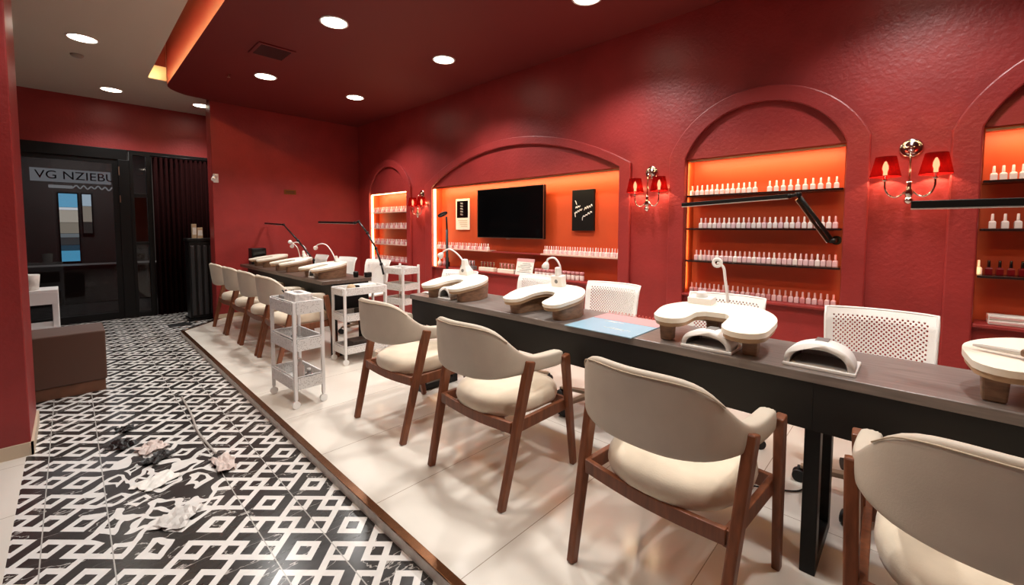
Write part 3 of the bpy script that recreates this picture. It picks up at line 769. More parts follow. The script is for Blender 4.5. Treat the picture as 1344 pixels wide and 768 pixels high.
hand_rest(1.965, 1.565, 4, 'cream hand rest on wooden blocks just left of the blue menu mat', 'blocks')
hand_rest(1.965, 2.395, 4, 'cream hand rest on wooden blocks at the left end of the near desk', 'blocks')
hand_rest(1.955, -.352, 0, 'cream hand rest cut by the right edge of the photo', 'legs')
hand_rest(1.83, 4.38, 2, 'cream hand rest at the near end of the far desk', 'blocks')
hand_rest(1.83, 5.28, 2, 'cream hand rest in the middle of the far desk', 'blocks')
hand_rest(1.83, 6.10, 2, 'cream hand rest at the far end of the far desk', 'blocks')

# arched nail lamps
def nail_lamp(x, y, rz, w, label, h=.082, d=.19):
    t = thing('nail_lamp', label, 'nail lamp', (x, y, .75), R(rz), 'white arched nail curing lamps')
    n = 18
    def arc(a, hh): return [(a*math.cos(PI*i/n), .012+hh*math.sin(PI*i/n)**.8) for i in range(n+1)]
    So, Si = arc(w/2, h), arc(w/2-.018, h-.020)
    MM = Matrix(((0, 0, 1, 0), (1, 0, 0, 0), (0, 1, 0, 0), (0, 0, 0, 1)))
    secs = []
    b = MB()
    xs = [(-d/2, 1, 1), (-d/2+.006, 1.015, 1.03), (0, 1, .98), (d/2-.03, .90, .86), (d/2, .80, .70)]
    b.loft([[(px, p[0]*k, .012+(p[1]-.012)*kh) for p in So] + [(px, p[0]*k, .012+(p[1]-.012)*kh) for p in Si[::-1]] for px, k, kh in xs])
    b.build('shell', M['white'], t)
    MB().prism([(p[0]*.79, .012+(p[1]-.012)*.69) for p in So], d/2-.012, d/2-.002, MM).build('back_panel', M['white'], t)
    MB().box(-d/2-.004, d/2, -w/2-.004, w/2+.004, 0, .013).build('base_plate', M['white'], t, bevel=.004, seg=3)
    MB().loft([[(px, p[0]*k*.985, .013+(p[1]-.012)*kh*.985) for p in Si] for px, k, kh in xs[:4]], closed=False, cap=False).build('inner_lining', M['grey'], t, solid=.001)
    MB().box(-.03, .03, -.02, .02, h+.008, h+.013).build('top_button', M['grey'], t, bevel=.002)
    return t
nail_lamp(1.905, .240, 0, .205, 'white arched nail lamp standing alone on the near desk')
nail_lamp(1.870, .615, 0, .195, 'white arched nail lamp in front of the horseshoe hand rest', .068, .16)
nail_lamp(1.868, 2.392, 4, .128, 'white arched nail lamp in front of the leftmost near hand rest', .075, .13)
nail_lamp(1.722, 4.375, 4, .128, 'white arched nail lamp at the near end of the far desk', .075, .13)

# gooseneck lamps on white bases
def gooseneck(x, y, path, label, tower, ring=False):
    t = thing('gooseneck_lamp', label, 'lamp', (x, y, .75), 0, 'white gooseneck desk lamps')
    if tower:
        MB().lathe([(.055, 0), (.058, .02), (.05, .05), (.046, .12), (.040, .15), (.026, .19), (.024, tower-.004), (.018, tower)], 20).build('tower', M['white'], t)
        MB().lathe([(.017, 0), (.017, .004)], 16, Matrix.Translation((-.045, 0, .10)) @ Matrix.Rotation(R(-90), 4, 'Y')).build('dial', M['grey'], t)
    else:
        MB().box(-.016, .016, -.02, .02, 0, .05).build('base', M['white'], t, bevel=.005)
    P = smooth_path(path, 6)
    MB().tube(P, .0065, 8).build('neck', M['white'], t)
    e = Vector(path[-1]); dd = (e-Vector(path[-2])).normalized()
    if ring:
        Q = dd.to_track_quat('Z', 'Y').to_matrix().to_4x4()
        T = Matrix.Translation(e) @ Matrix.Rotation(R(90), 4, 'Y')
        c = MB(); n = 24
        c.tube([T @ Vector((.018*math.cos(2*PI*i/n), .018*math.sin(2*PI*i/n), 0)) for i in range(n+1)], .0075, 8); c.build('lamp_head', M['white'], t)
    else:
        T = Matrix.Translation(e) @ dd.to_track_quat('Z', 'Y').to_matrix().to_4x4()
        MB().lathe([(.010, -.015), (.020, .0), (.026, .018), (.024, .03), (.004, .031)], 16, T).build('lamp_head', M['white'], t)
    return t
gooseneck(2.182, 2.545, [(.0, 0, .04), (-.0, .02, .15), (-.01, .12, .27), (-.03, .21, .325), (-.05, .27, .315), (-.06, .295, .285)], 'white gooseneck lamp arching over the leftmost near hand rest', 0)
gooseneck(2.182, 1.70, [(0, 0, .04), (.01, -.03, .15), (.01, -.03, .25), (-.0, .005, .305), (-.02, .045, .30), (-.02, .06, .265)], 'white gooseneck lamp near the blue menu mat', 0)
gooseneck(2.184, .655, [(0, 0, .02), (0, -.005, .12), (.0, .012, .26), (0, .022, .315), (0, .05, .335)], 'white ring-headed gooseneck lamp behind the horseshoe hand rest', 0, True)
gooseneck(2.06, 4.72, [(0, 0, .02), (0, .03, .16), (-.02, .14, .28), (-.03, .26, .315), (-.03, .42, .30), (-.03, .47, .27)], 'white gooseneck lamp by the near end of the far desk', 0)
gooseneck(2.06, 5.50, [(0, 0, .02), (0, .03, .16), (-.01, .12, .26), (-.02, .30, .31), (-.03, .44, .30), (-.03, .47, .27)], 'white gooseneck lamp with the wider arch at the middle of the far desk', 0)
gooseneck(2.02, 5.66, [(0, 0, .02), (0, .02, .12), (-.0, .10, .24), (-.01, .22, .30), (-.02, .27, .31)], 'white gooseneck lamp with the steeper neck at the middle of the far desk', 0)
# dust collector towers standing on the padded rests
def dust(x, y, z, h, w, label, slim=True):
    t = thing('dust_collector', label, 'dust collector', (x, y, z), 0, 'white dust collectors')
    t.rotation_euler = (0, -math.atan(.10 if 'horseshoe' in label else .14), 0)
    if slim:
        MB().loft([[(sx*a, sy*b, zz) for sx, sy in ((-1, -1), (1, -1), (1, 1), (-1, 1))] for a, b, zz in ((w*.55, w*.8, 0), (w*.55, w*.78, h*.28), (w*.34, w*.42, h*.62), (w*.28, w*.34, h))], smooth=False).build('body', M['white'], t, bevel=.008, seg=3)
    else:
        MB().box(-w*.6, w*.6, -w, w, 0, h*.6).lathe([(w*.5, h*.6), (w*.42, h*.8), (w*.42, h), (w*.36, h+.003)], 18).build('body', M['white'], t, bevel=.006, seg=3)
    MB().lathe([(.014, 0), (.012, .005)], 16, Matrix.Translation((-w*.5, 0, h*.33)) @ Matrix.Rotation(R(-90), 4, 'Y')).build('dial', M['grey'], t)
dust(2.10, 2.50, (.8905), .125, .062, 'white tapered dust tower on the leftmost near hand rest')
dust(2.09, 1.60, (.888), .12, .040, 'white round-topped dust tower on the hand rest by the menu mat', False)
dust(2.09, .74, .892, .055, .055, 'low white dust unit on the back of the horseshoe hand rest', False)
dust(1.95, 4.44, .887, .07, .04, 'white tapered dust tower on the near-end far desk rest')
dust(1.95, 5.34, .887, .09, .04, 'white tapered dust tower on the middle far desk rest')
o = tag(MB().box(-.024, .024, -.09, .09, 0, .035).build('tool_tray', M['white'], bevel=.006), 'small white tool tray between the lobes of the horseshoe hand rest', 'tray'); o.location = (1.988, .60, .7505)
dk = MB()
for k in range(5): dk.bar((-.022, -.06+.03*k, .037), (.022, -.055+.03*k, .037), .012, .006)
dk.build('tools', M['brushed'], o)

# spiral menu mat
t = thing('menu_mat', 'pale blue and pink spiral-bound menu lying on the near desk', 'menu', (1.955, 1.112, .7505), 0)
MB().box(-.21, .215, -.187, .187, 0, .004).build('page', [M['menublue']], t)
MB().box(.06, .215, -.187, .187, .004, .0052).build('pink_header', M['menupink'], t)
cw = MB()
for k in range(18):
    y = -.175+.0206*k
    cw.tube([Vector((.215+.009*math.cos(a), y,   .0098+.009*math.sin(a))) for a in [2*PI*i/10 for i in range(11)]], .0014, 5)
cw.build('spiral', M['coral'], t)
tx = MB(); random.seed(5)
for i, (xx, y0, y1) in enumerate(((.02, .09, .02), (-.10, .02, -.13), (-.115, -.02, -.10), (.03, -.02, .06))):
    tx.tube(smooth_path([(xx+random.uniform(-.005, .005), y0+(y1-y0)*k/14, .0042) for k in range(15)], 3), .0016, 5)
tx.build('lettering', M['text_white'], t)
# small things on the desks
o = scrap('paper_strip', 1.93, 2.66, .12, .16, 0, .006, M['papers'], 'crumpled white tissue on the left end of the near desk', 11); o.location.z = .751
t = thing('nail_brush', 'small brown nail brush lying on the right hand rest', 'brush', (1.90, -.20, .8850), R(70))
MB().lathe([(.004, -.05), (.008, -.02), (.006, .05), (.003, .07)], 10, Matrix.Translation((0, 0, .008)) @ Matrix.Rotation(R(90), 4, 'Y')).build('handle', M['clear'], t)
MB().box(-.075, -.03, -.016, .016, 0, .022).build('bristles', M['restwood'], t, bevel=.006)
o = tag(MB().lathe([(.018, 0), (.019, .008), (.019, .10), (.016, .11)], 14).build('spray_bottle', M['c_pink']), 'pink bottle standing at the right edge of the near desk', 'bottle'); o.location = (2.182, -.245, .7505)
t = thing('equipment_box', 'black electric box at the far end of the far desk', 'box', (1.78, 6.57, .7505))
MB().box(-.09, .09, -.08, .08, 0, .22).build('body', M['black'], t, bevel=.01); MB().box(-.07, .07, -.083, -.08, .12, .19).build('screen', M['blackgloss'], t)
o = tag(MB().lathe([(.022, 0), (.026, .02), (.026, .05), (.018, .06)], 14).build('polish_jar', M['black']), 'small black jar on the near end of the far desk', 'jar'); o.location = (2.0, 4.12, .7505)

# ------------------------------------------------------------------ black LED bar lamps
def bar_lamp(name, label, a, b, w, h, arm, base=None, knob=True, rr=.012):
    t = thing(name, label, 'lamp', (0, 0, 0), 0, 'black LED bar lamps')
    a, b = Vector(a), Vector(b)
    MB().bar(a, b, w, h).build('light_bar', M['black'], t, bevel=.003)
    dn = Vector((0, 0, -h/2-.002))
    MB().bar(a+dn, b+dn, w*.8, .004).build('diffuser', M['white'], t)
    P = [Vector(p) for p in arm]
    q = MB()
    for p0, p1 in zip(P, P[1:]): q.cyl(p0, p1, rr)
    q.build('arm', M['black'], t)
    q = MB()
    for p in P[:-1]: q.lathe([(rr*1.5, -.014), (rr*1.7, 0), (rr*1.5, .014)], 14, Matrix.Translation(p))
    q.build('joint', M['black'], t)
    if base is not None:
        q = MB(); bx, by, bz = base; q.box(bx-.03, bx+.03, by-.025, by+.025, bz, bz+.05); q.build('clamp', M['black'], t, bevel=.005)
    return t
bl = bar_lamp('bar_lamp', 'black LED bar lamp on an angled arm in front of the arched niche', (3.22, 1.300, 1.430), (3.22, .62, 1.462), .045, .026,
         [(3.22, .62, 1.462), (3.22, .565, 1.470), (3.40, .400, 1.175), (3.46, .400, 1.175)])
MB().cyl((3.45, .40, 1.175), (3.584, .40, 1.175), .014).lathe([(.03, 0), (.03, .012)], 16, Matrix.Translation((3.573, .40, 1.175)) @ Matrix.Rotation(R(90), 4, 'Y')).build('wall_mount', M['black'], bl)
MB().bar((3.235, .575, 1.44), (3.405, .425, 1.165), .008, .02).build('spring_rod', M['brushed'], bl)
bar_lamp('bar_lamp', 'black LED bar lamp reaching in from the right edge of the photo', (2.10, .025, 1.338), (2.10, -.62, 1.338), .045, .026,
         [(2.10, -.62, 1.338), (2.12, -.70, 1.34), (2.15, -.95, 1.05), (2.15, -.95, .80)], (2.15, -.95, .7505))
bar_lamp('bar_lamp', 'black LED bar lamp above the near end of the far desk', (2.08, 5.19, 1.319), (2.08, 4.28, 1.304), .04, .022,
         [(2.08, 4.28, 1.304), (2.08, 4.20, 1.315), (2.08, 4.02, 1.20), (2.08, 3.85, 1.05), (2.09, 3.77, .90), (2.09, 3.73, .80)], (2.085, 4.03, .7505), rr=.009)
bar_lamp('bar_lamp', 'black LED bar lamp nearest to the far wall', (1.98, 6.86, 1.315), (1.98, 6.13, 1.292), .04, .02,
         [(1.98, 6.13, 1.292), (1.98, 5.62, 1.09), (2.04, 5.30, .86), (2.04, 5.30, .80)], (2.04, 5.30, .7505), rr=.010)
t = thing('ring_magnifier_lamp', 'black upright magnifier lamp at the left of the television niche', 'lamp', (2.74, 3.575, 0))
MB().cyl((0, 0, .03), (0, 0, 1.24), .014).cyl((0, 0, 1.24), (.0, .008, 1.37), .010).build('pole', M['black'], t)
MB().lathe([(.13, 0), (.13, .015), (.03, .03)], 24).build('base', M['black'], t)
MB().tube([Vector((.03*math.cos(2*PI*i/20)-.01, .06+.055*math.sin(2*PI*i/20), 1.395-.02*math.sin(2*PI*i/20))) for i in range(21)], .012, 8).build('lamp_head', M['black'], t)

# ------------------------------------------------------------------ white trolleys
def trolley(x, y, L, Wd, rz, H, tiers, label, th=.085):
    t = thing('trolley', label, 'trolley', (x, y, 0), R(rz), 'white three-tier trolleys')
    for sx in (-1, 1):
        for sy in (-1, 1):
            px, py = sx*L/2, sy*Wd/2
            MB().box(px-.011, px+.011, py-.011, py+.011, .06, H).build('post', M['whitemetal'], t, bevel=.003)
            c = MB(); c.cyl((px, py-.010, .026), (px, py+.010, .026), .026, n=18).cyl((px, py, .03), (px, py, .065), .010); c.build('caster', M['white'], t)
    for z in tiers:
        b = MB(); l, w = L/2-.013, Wd/2+.012
        l2 = L/2+.012
        b.box(-l2, l2, -Wd/2+.012, Wd/2-.012, z, z+.004)
        k = .004
        b.box(-L/2+.012, L/2-.012, -w-k, -w, z, z+th).box(-L/2+.012, L/2-.012, w, w+k, z, z+th).box(-l2-k, -l2, -Wd/2+.012, Wd/2-.012, z, z+th).box(l2, l2+k, -Wd/2+.012, Wd/2-.012, z, z+th)
        b.box(-L/2+.012, L/2-.012, -w, -Wd/2+.012, z, z+k).box(-L/2+.012, L/2-.012, Wd/2-.012, w, z, z+k)
        b.build('tray', M['traywhite'], t)
        r = MB()
        for sy in (-1, 1): r.cyl((-L/2, sy*(Wd/2), z+th+.004), (L/2, sy*(Wd/2), z+th+.004), .005, n=8)
        for sx in (-1, 1): r.cyl((sx*L/2, -Wd/2, z+th+.004), (sx*L/2, Wd/2, z+th+.004), .005, n=8)
        r.build('rail', M['whitemetal'], t)
    return t
def mesh_tray():
    m = mat('white_mesh_tray', (214, 210, 206), .45); nt = m.node_tree; N = NT(nt); Lk = nt.links.new; b = nt.nodes['Principled BSDF']
    tc = nt.nodes.new('ShaderNodeTexCoord'); v = nt.nodes.new('ShaderNodeTexVoronoi'); v.inputs['Scale'].default_value = 90
    Lk(tc.outputs['Object'], v.inputs['Vector'])
    c = nt.nodes.new('ShaderNodeMix'); c.data_type = 'RGBA'; Lk(N.m('LESS_THAN', v.outputs['Distance'], .32), c.inputs['Factor'])
    c.inputs[6].default_value = lin((226, 224, 221)); c.inputs[7].default_value = lin((188, 184, 180)); Lk(c.outputs[2], b.inputs['Base Color']); return m
M['traywhite'] = mesh_tray()
trolley(1.125, 3.265, .19, .41, 2, .74, (.13, .40, .655), 'tall white trolley standing in the middle of the platform', .08)
trolley(1.895, 3.835, .405, .25, 0, .70, (.10, .40, .635), 'white trolley at the near end of the far desk', .06)
trolley(2.44, 3.98, .21, .30, 8, .86, (.12, .45, .60, .77), 'narrow white trolley behind the gap between both desks', .06)
# things on the trolleys
t = thing('tissue_box', 'white printed tissue box on top of the tall trolley', 'box', (1.115, 3.19, .6605))
MB().box(-.06, .06, -.11, .11, 0, .13).build('carton', mat('printed_carton', (226, 222, 218), .5, noise=.25, scale=45), t, bevel=.006)
MB().box(-.02, .02, -.05, .05, .13, .132).build('slot', M['grey'], t)
t = thing('tool_caddy', 'dark tool caddy next to the tissue box', 'caddy', (1.11, 3.385, .6605))
MB().box(-.05, .05, -.05, .05, 0, .09).build('tub', M['grey'], t, bevel=.005)
q = MB(); random.seed(9)
for k in range(6): q.cyl((random.uniform(-.03, .03), random.uniform(-.03, .03), .08), (random.uniform(-.04, .04), random.uniform(-.04, .04), .125), .005, n=8)
q.build('tools', M['black'], t)
o = tag(MB().cyl((0, -.045, .017), (0, .045, .017), .016).build('cotton_roll', M['kraft']), 'tan roll behind the tissue box on the tall trolley', 'roll'); o.location = (1.198, 3.17, .6605)
for i, (x, y, r_, h, m, lb) in enumerate(((1.12, 3.20, .028, .15, 'c_white', 'white pump bottle on the bottom tray of the tall trolley'), (1.14, 3.32, .03, .11, 'c_white', 'short white bottle on the bottom tray of the tall trolley'),
        (1.15, 3.12, .026, .09, 'grey', 'grey jar on the bottom tray of the tall trolley'))):
    o = tag(MB().lathe([(r_, 0), (r_, h*.75), (r_*.5, h*.82), (r_*.45, h), (r_*.4, h+.002)], 16).build('bottle', M[m]), lb, 'bottle'); o.location = (x, y, .136)
    MB().lathe([(r_*.5, h), (r_*.5, h+.02)], 12).build('cap', M['white'], o)
for x, y, m, lb in ((1.13, 3.36, 'black', 'black dryer-like tool on the middle tray of the tall trolley'), (1.15, 3.15, 'white', 'white coiled tool on the middle tray of the tall trolley')):
    t = thing('nail_drill', lb, 'tool', (x, y, .406), R(60))
    MB().cyl((-.06, 0, .02), (.06, 0, .03), .016).build('handpiece', M[m], t, bevel=.003)
    MB().tube(smooth_path([(-.06, 0, .02), (-.09, .03, .05), (-.06, .07, .06), (-.02, .05, .02), (.02, .08, .015)]), .005, 8).build('cord', M['grey'], t)
t = thing('cotton_ball_jar', 'beige round jar on the corner of the far desk trolley', 'jar', (1.785, 3.775, .6405))
MB().lathe([(.03, 0), (.038, .02), (.038, .065), (.025, .085), (.008, .09)], 16).build('jar_body', M['kraft'], t)
o = tag(MB().box(-.12, .12, -.05, .05, 0, .07).build('towel', M['papers'], bevel=.012, seg=3), 'folded white towel on the far desk trolley', 'towel'); o.location = (1.94, 3.86, .64)
o = tag(MB().box(-.03, .03, -.025, .025, 0, .075).build('polish_box', M['black'], bevel=.006), 'small black box on the far desk trolley', 'box'); o.location = (1.835, 3.79, .64)
for x, y, z, s, lb in ((1.87, 3.83, .105, .09, 'dark bin on the bottom tray of the far desk trolley'), (1.95, 3.85, .405, .07, 'dark tub on the middle tray of the far desk trolley')):
    o = tag(MB().box(-s, s, -.08, .08, 0, s).build('storage_tub', mat('dark_brown_tub', (62, 52, 46), .5, noise=.3, scale=30), bevel=.008), lb, 'tub'); o.location = (x, y, z)

# ------------------------------------------------------------------ niche contents
def shelf(name, y0, y1, z, label, m, x0=W-.012, x1=W+.144, th=.014):
    t = tag(MB().box(x0, x1, y0, y1, z-th, z).build(name, m, bevel=.002), label, 'shelf'); return t
cat_s = 'shelf'
for i, z in enumerate((1.515, 1.255, 1.0)):
    shelf('wall_shelf', .360, 1.355, z, ['top', 'middle', 'lowest'][i] + ' dark glossy shelf in the arched niche between two wall lamps', M['shelf'])
    shelf('wall_shelf', -1.29, -.239, z, ['top', 'middle', 'lowest'][i] + ' dark shelf in the niche at the right edge', M['shelf'])
for i, z in enumerate((1.50, 1.25, 1.0)):
    shelf('wall_shelf', 5.414, 6.50, z, ['top', 'middle', 'lowest'][i] + ' pale shelf in the narrow niche by the far corner', M['shelfpale'])
shelf('wall_shelf', 1.961, 2.875, .985, 'pale shelf at the right inside the television niche', M['shelfpale'])
shelf('wall_shelf', 3.70, 4.76, .985, 'pale shelf at the left inside the television niche', M['shelfpale'])
shelf('wall_shelf', 2.876, 3.699, .975, 'dark red ledge linking the two shelves under the television', M['wall'], W+.06)
for i, (a, b, n) in enumerate(niches):
    struct('trim_%d' % (i+7), MB().box(W-.04, W+.145, b+.001, a-.001, ZB-.018, ZB-.0005), M['wall'], bevel=.003)

def bottle_meshes(key, bm_, cm, h=.08, w=.027):
    b = MB(); s = w/2
    def sq(k, z): return [(-s*k, -s*k, z), (s*k, -s*k, z), (s*k, s*k, z), (-s*k, s*k, z)]
    b.loft([sq(.92, 0), sq(1, .003), sq(1, h*.42), sq(.8, h*.50), sq(.45, h*.53)], smooth=False)
    o1 = b.build('nail_polish_bottle', M[bm_]); m1 = o1.data; bpy.data.objects.remove(o1)
    c = MB(); c.lathe([(w*.24, h*.52), (w*.25, h*.60), (w*.21, h*.97), (w*.15, h)], 10)
    o2 = c.build('cap', M[cm]); m2 = o2.data; bpy.data.objects.remove(o2)
    return m1, m2
BM = {k: bottle_meshes(k, *v) for k, v in dict(p=('b_pink', 'c_pink'), w=('b_white', 'c_white'), r=('b_rose', 'c_pink'), k=('b_red', 'c_black'), m=('b_white', 'c_white')).items()}
def row(yl, yr, z, x, n, mix, where, group, words, sc=1.0):
    for i in range(n):
        y = yl + (yr-yl)*(i/(n-1) if n > 1 else 0)
        k = mix[i % len(mix)]; m1, m2 = BM[k]
        o = bpy.data.objects.new('nail_polish_bottle', m1); COL.objects.link(o)
        c = bpy.data.objects.new('cap', m2); COL.objects.link(c); c.parent = o
        if sc != 1.0: o.scale = (sc, sc, 1)
        o.location = (x+random.uniform(-.003, .003), y, z+.0006); o.rotation_euler = (0, 0, random.uniform(-.06, .06))
        tag(o, '%s %s polish bottle from left on %s' % (nth(i+1), words if not isinstance(words, dict) else words[k], where), 'nail polish', group)
random.seed(21)
X = W+.06
row(1.335, .882, 1.515, X, 13, 'w', 'top shelf of the arched niche', 'left bottles on the arched top shelf', 'milky white')
row(.789, .403, 1.515, X, 10, 'w', 'the right group of the arched top shelf', 'right bottles on the arched top shelf', 'milky white')
row(1.261, .400, 1.255, X, 26, 'wpw', "the arched niche's middle shelf", 'bottles on the arched middle shelf', 'pale pink')
row(1.290, .392, 1.0, X, 29, 'pwpp', "the arched niche's lowest shelf", 'bottles on the arched lowest shelf', 'pale pink')
row(1.320, .392, ZB, X, 28, 'prp', "the arched niche's bottom sill", 'bottles on the arched niche sill', 'pink')
row(-.281, -.455, 1.515, X, 6, 'w', "the right edge niche's top shelf", 'bottles on the right niche top shelf', 'milky white')
row(-.287, -.425, 1.255, X, 4, 'w', "the right edge niche's middle shelf", 'bottles on the right niche middle shelf', 'milky white')
row(-.247, -.247, 1.0, X-.0, 1, 'w', "the right edge niche's lowest shelf", 'bottles on the right niche lowest shelf', 'white')
row(-.285, -.405, 1.0, X, 4, 'k', "the right edge niche's lowest shelf", 'bottles on the right niche lowest shelf', 'dark red black-capped')
row(2.850, 1.985, .985, W+.035, 30, 'pw', "the television niche's right shelf", 'bottles on the television niche right shelf', 'pale pink', .95)
row(4.715, 3.730, .985, W+.035, 26, 'pwr', "the television niche's left shelf", 'bottles on the television niche left shelf', 'pink')
for z, nm in ((1.50, "far corner niche's top shelf"), (1.25, "far corner niche's middle shelf"), (1.0, "far corner niche's lowest shelf"), (ZB, "far corner niche's sill")):
    row(6.44, 5.45, z, W+.03, 22, 'prw', 'the '+nm, 'bottles on the '+nm, 'small pink', 1.2)
# TV niche sill: swatch racks, price card, jars
def swatch_rack(yc, base, stick, label, n=9):
    t = thing('swatch_rack', label, 'rack', (W+.03, yc, ZB), 0, 'nail colour swatch racks')
    MB().box(-.03, .03, -.13, .13, 0, .045).build('base', base, t, bevel=.004)
    for i in range(n):
        y = -.11+.22*i/(n-1)
        MB().cyl((.0, y, .044), (.012*(-1)**i*.3, y, .10), .006, n=8).lathe([(.004, .09), (.008, .1), (.007, .112)], 8, Matrix.Translation((0, y, 0))).build('swatch_stick', stick[i % len(stick)], t)
swatch_rack(4.09, M['grey'], [M['grey'], M['b_pink']], 'grey swatch rack left on the television niche sill')
swatch_rack(3.735, M['cushion'], [M['restwood'], M['b_red']], 'cream swatch rack in the middle of the television niche sill')
swatch_rack(3.41, M['cushion'], [M['restwood'], M['b_rose']], 'cream swatch rack next to the price card')
t = thing('price_card', 'tilted white price card with pink header on the television niche sill', 'card', (W-.005, 3.12, ZB))
TT = Matrix.Rotation(R(14), 4, 'Y')
MB().box(-.003, .003, -.125, .125, 0, .185, TT).build('card', M['papers'], t)
MB().box(-.0045, -.003, -.125, .125, .150, .185, TT).build('header', M['menupink'], t)
g = MB()
for k in range(6): g.box(-.0042, -.003, -.10+.02*(k % 2), .10-.03*(k % 3), .030+.019*k, .035+.019*k, TT)
g.build('lettering', M['grey'], t)
MB().bar((.0, 0, .004), (.045, 0, .004), .20, .006).bar((.044, 0, .004), (.028, 0, .11), .2, .004).build('stand', M['clear'], t)
for i in range(12):
    y = 2.95-.053*i
    o = bpy.data.objects.new('gel_jar', None); bpy.data.objects.remove(o)
    q = MB().lathe([(.019, 0), (.021, .004), (.021, .05), (.018, .054)], 14); o = q.build('gel_jar', M['b_white']); o.location = (W+.02, y, ZB+.0006)
    MB().lathe([(.022, .053), (.022, .082), (.019, .086)], 14).build('lid', M['b_rose'], o)
    tag(o, '%s pink-lidded gel jar from the price card on the television niche sill' % nth(i+1), 'jar', 'gel jars on the television niche sill')
for i, (y, m) in enumerate(((4.70, 'c_white'), (4.60, 'b_rose'), (4.52, 'c_black'))):
    o = tag(MB().lathe([(.026, 0), (.026, .06), (.012, .075), (.011, .12), (.010, .122)], 12).build('cosmetic_bottle', M[m]),
        ['white', 'rose', 'black'][i] + ' cosmetic bottle in the left corner of the television niche sill', 'bottle'); o.location = (W+.04, y, ZB+.0006)
for k, (z, lb) in enumerate(((0, 'lowest'), (.026, 'topmost'))):
    o = tag(MB().box(-.05, .05, -.075, .075, 0, .024).build('notebook', M['papers'], bevel=.003), lb + ' white notebook of the pair on the right edge niche sill', 'book'); o.location = (W+.05, -.365, ZB+.0008+z)
    MB().box(-.0515, -.05, -.07, .07, .008, .016).build('spine_label', M['c_pink'], o)

# television and wall pictures
t = thing('television', 'black flat television mounted in the wide arched niche', 'television', (W+.06, 3.40, 1.425))
MB().box(-.02, .02, -.525, .525, -.29, .29).build('casing', M['black'], t, bevel=.004)
MB().box(-.0225, -.02, -.513, .513, -.275, .279).build('screen', M['screen'], t)
MB().box(-.024, -.0205, -.525, .525, -.29, -.284).box(-.024, -.0205, -.5255, -.521, -.29, .29).box(-.024, -.0205, .521, .5255, -.29, .29).box(-.024, -.0205, -.525, .525, .286, .29).build('bezel', M['brushed'], t)
MB().box(-.024, -.018, -.03, .03, -.302, -.290).build('logo_tab', M['brushed'], t)
MB().box(.02, .084, -.1, .1, -.1, .1).build('wall_bracket', M['black'], t)
XW = W+.144
def facing(x, y, z): return Matrix(((0, 0, -1, x), (-1, 0, 0, y), (0, 1, 0, z), (0, 0, 0, 1)))
t = thing('framed_poster', 'white-bordered small poster left of the television', 'picture', (XW-.015, 4.325, 1.432))
MB().box(0, .014, -.138, .138, -.202, .202).build('frame', M['white_paint'], t, bevel=.003)
MB().box(-.0015, 0, -.112, .112, -.045, .175).build('photo_area', M['blackgloss'], t)
q = MB()
for k in range(5): q.tube(smooth_path([(-.002, .01-.028*(1 if j % 2 else -1), .15-.036*k-.006*j) for j in range(4)], 3), .0045, 5)
q.build('artwork', M['grey'], t)
q = MB()
for k in range(4): q.box(-.0015, 0, -.10, .09-.02*k, -.085-.025*k, -.078-.025*k)
q.build('caption', M['kraft'], t)
t = thing('canvas_sign', 'black canvas sign with white handwriting right of the television', 'sign', (XW-.03, 2.433, 1.433))
MB().box(0, .029, -.130, .130, -.205, .205).build('canvas', M['black'], t, bevel=.003)
q = MB(); random.seed(14)
def scrib(y0, y1, z0, z1, n, a):
    q.tube(smooth_path([(-.002, y0+(y1-y0)*k/n, z0+(z1-z0)*k/n+a*(1 if k % 2 else -1)*random.uniform(.5, 1)) for k in range(n+1)], 4), .0038, 5)
scrib(.085, .03, .025, .04, 5, .010); scrib(.09, .005, -.03, .008, 7, .012); scrib(-.02, -.115, .012, .045, 8, .016); scrib(0, -.11, -.07, -.02, 8, .012)
scrib(.095, .085, -.02, -.065, 2, .004); scrib(.0, .0, -.07, -.10, 2, .004); scrib(.09, .07, .10, .06, 2, .003)
q.build('handwriting', M['text_white'], t)

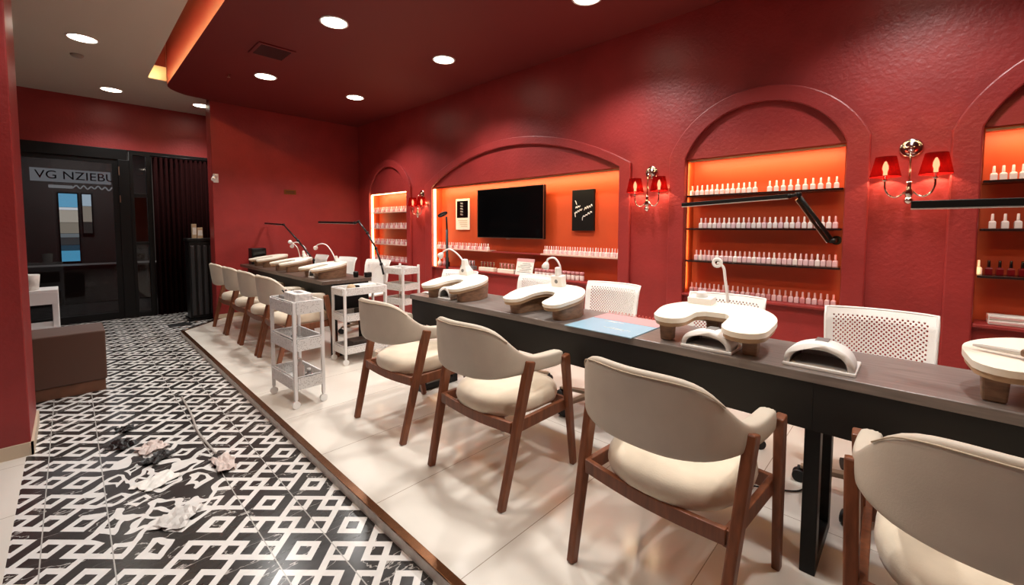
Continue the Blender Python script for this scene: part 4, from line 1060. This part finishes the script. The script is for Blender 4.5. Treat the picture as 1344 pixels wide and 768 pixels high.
# wall lamps
def sconce(y, label):
    t = thing('wall_sconce', label, 'wall lamp', (W, y, 1.45), 0, 'chrome twin-arm wall lamps with red shades')
    T = Matrix.Translation((0, 0, .275)) @ Matrix.Rotation(R(-90), 4, 'Y')
    MB().lathe([(.052, 0), (.054, .008), (.046, .014), (.040, .012), (.028, .022), (.012, .03)], 28, T).build('wall_plate', M['chrome'], t)
    MB().tube(smooth_path([(-.025, 0, .275), (-.06, 0, .26), (-.075, 0, .20), (-.078, 0, .06)]), .0055, 8).build('stem', M['chrome'], t)
    MB().lathe([(.008, -.03), (.016, -.02), (.022, 0), (.014, .03), (.012, .05), (.016, .06), (.008, .07)], 16, Matrix.Translation((-.078, 0, .01))).build('hub', M['chrome'], t)
    MB().lathe([(.002, -.07), (.018, -.055), (.024, -.04), (.014, -.026), (.004, -.02)], 12, Matrix.Translation((-.078, 0, .01))).build('crystal_drop', M['chrome'], t)
    for s in (1, -1):
        q = smooth_path([(-.078, 0, .05), (-.08, s*.02, .015), (-.085, s*.052, -.012), (-.09, s*.085, .0), (-.09, s*.104, .04), (-.09, s*.106, .085)])
        a = MB().tube(q, .0055, 8).build('arm', M['chrome'], t)
        MB().lathe([(.006, .08), (.016, .088), (.010, .096), (.012, .115), (.008, .12)], 14, Matrix.Translation((-.09, s*.106, 0))).build('candle_cup', M['chrome'], a)
        b = MB().lathe([(.010, .118), (.010, .14), (.015, .155), (.013, .175), (.005, .197), (.001, .2)], 14, Matrix.Translation((-.09, s*.106, 0)))
        b.build('bulb', emis('candle_bulb', (255, 205, 165), 22), t)
        MB().lathe([(.072, .108), (.048, .225)], 32, Matrix.Translation((-.09, s*.106, 0)), cap=False).build('lamp_shade', M['shade'], t)
        l = bpy.data.lights.new('sconce_light', 'POINT'); l.energy = 3.4; l.color = (1, .76, .46); l.shadow_soft_size = .006
        o = bpy.data.objects.new('sconce_light', l); COL.objects.link(o); o.parent = t; o.location = (-.062, s*.106, .150)
sconce(.052, 'twin red-shaded wall lamp right of the arched niche, nearest of three')
sconce(1.655, 'twin red-shaded wall lamp between television niche and arched niche')
sconce(5.04, 'twin red-shaded wall lamp left of the television niche, smallest in view')

# ------------------------------------------------------------------ world and colour
wd = bpy.data.worlds.new('world'); scene.world = wd; wd.use_nodes = True
wd.node_tree.nodes['Background'].inputs[0].default_value = (1, .86, .74, 1); wd.node_tree.nodes['Background'].inputs[1].default_value = .02
vs = scene.view_settings; vs.view_transform = 'Standard'; vs.look = 'None'; vs.gamma = 1; vs.use_curve_mapping = False; vs.exposure = .14
scene.cycles.use_denoising = True
scene.cycles.max_bounces = 8
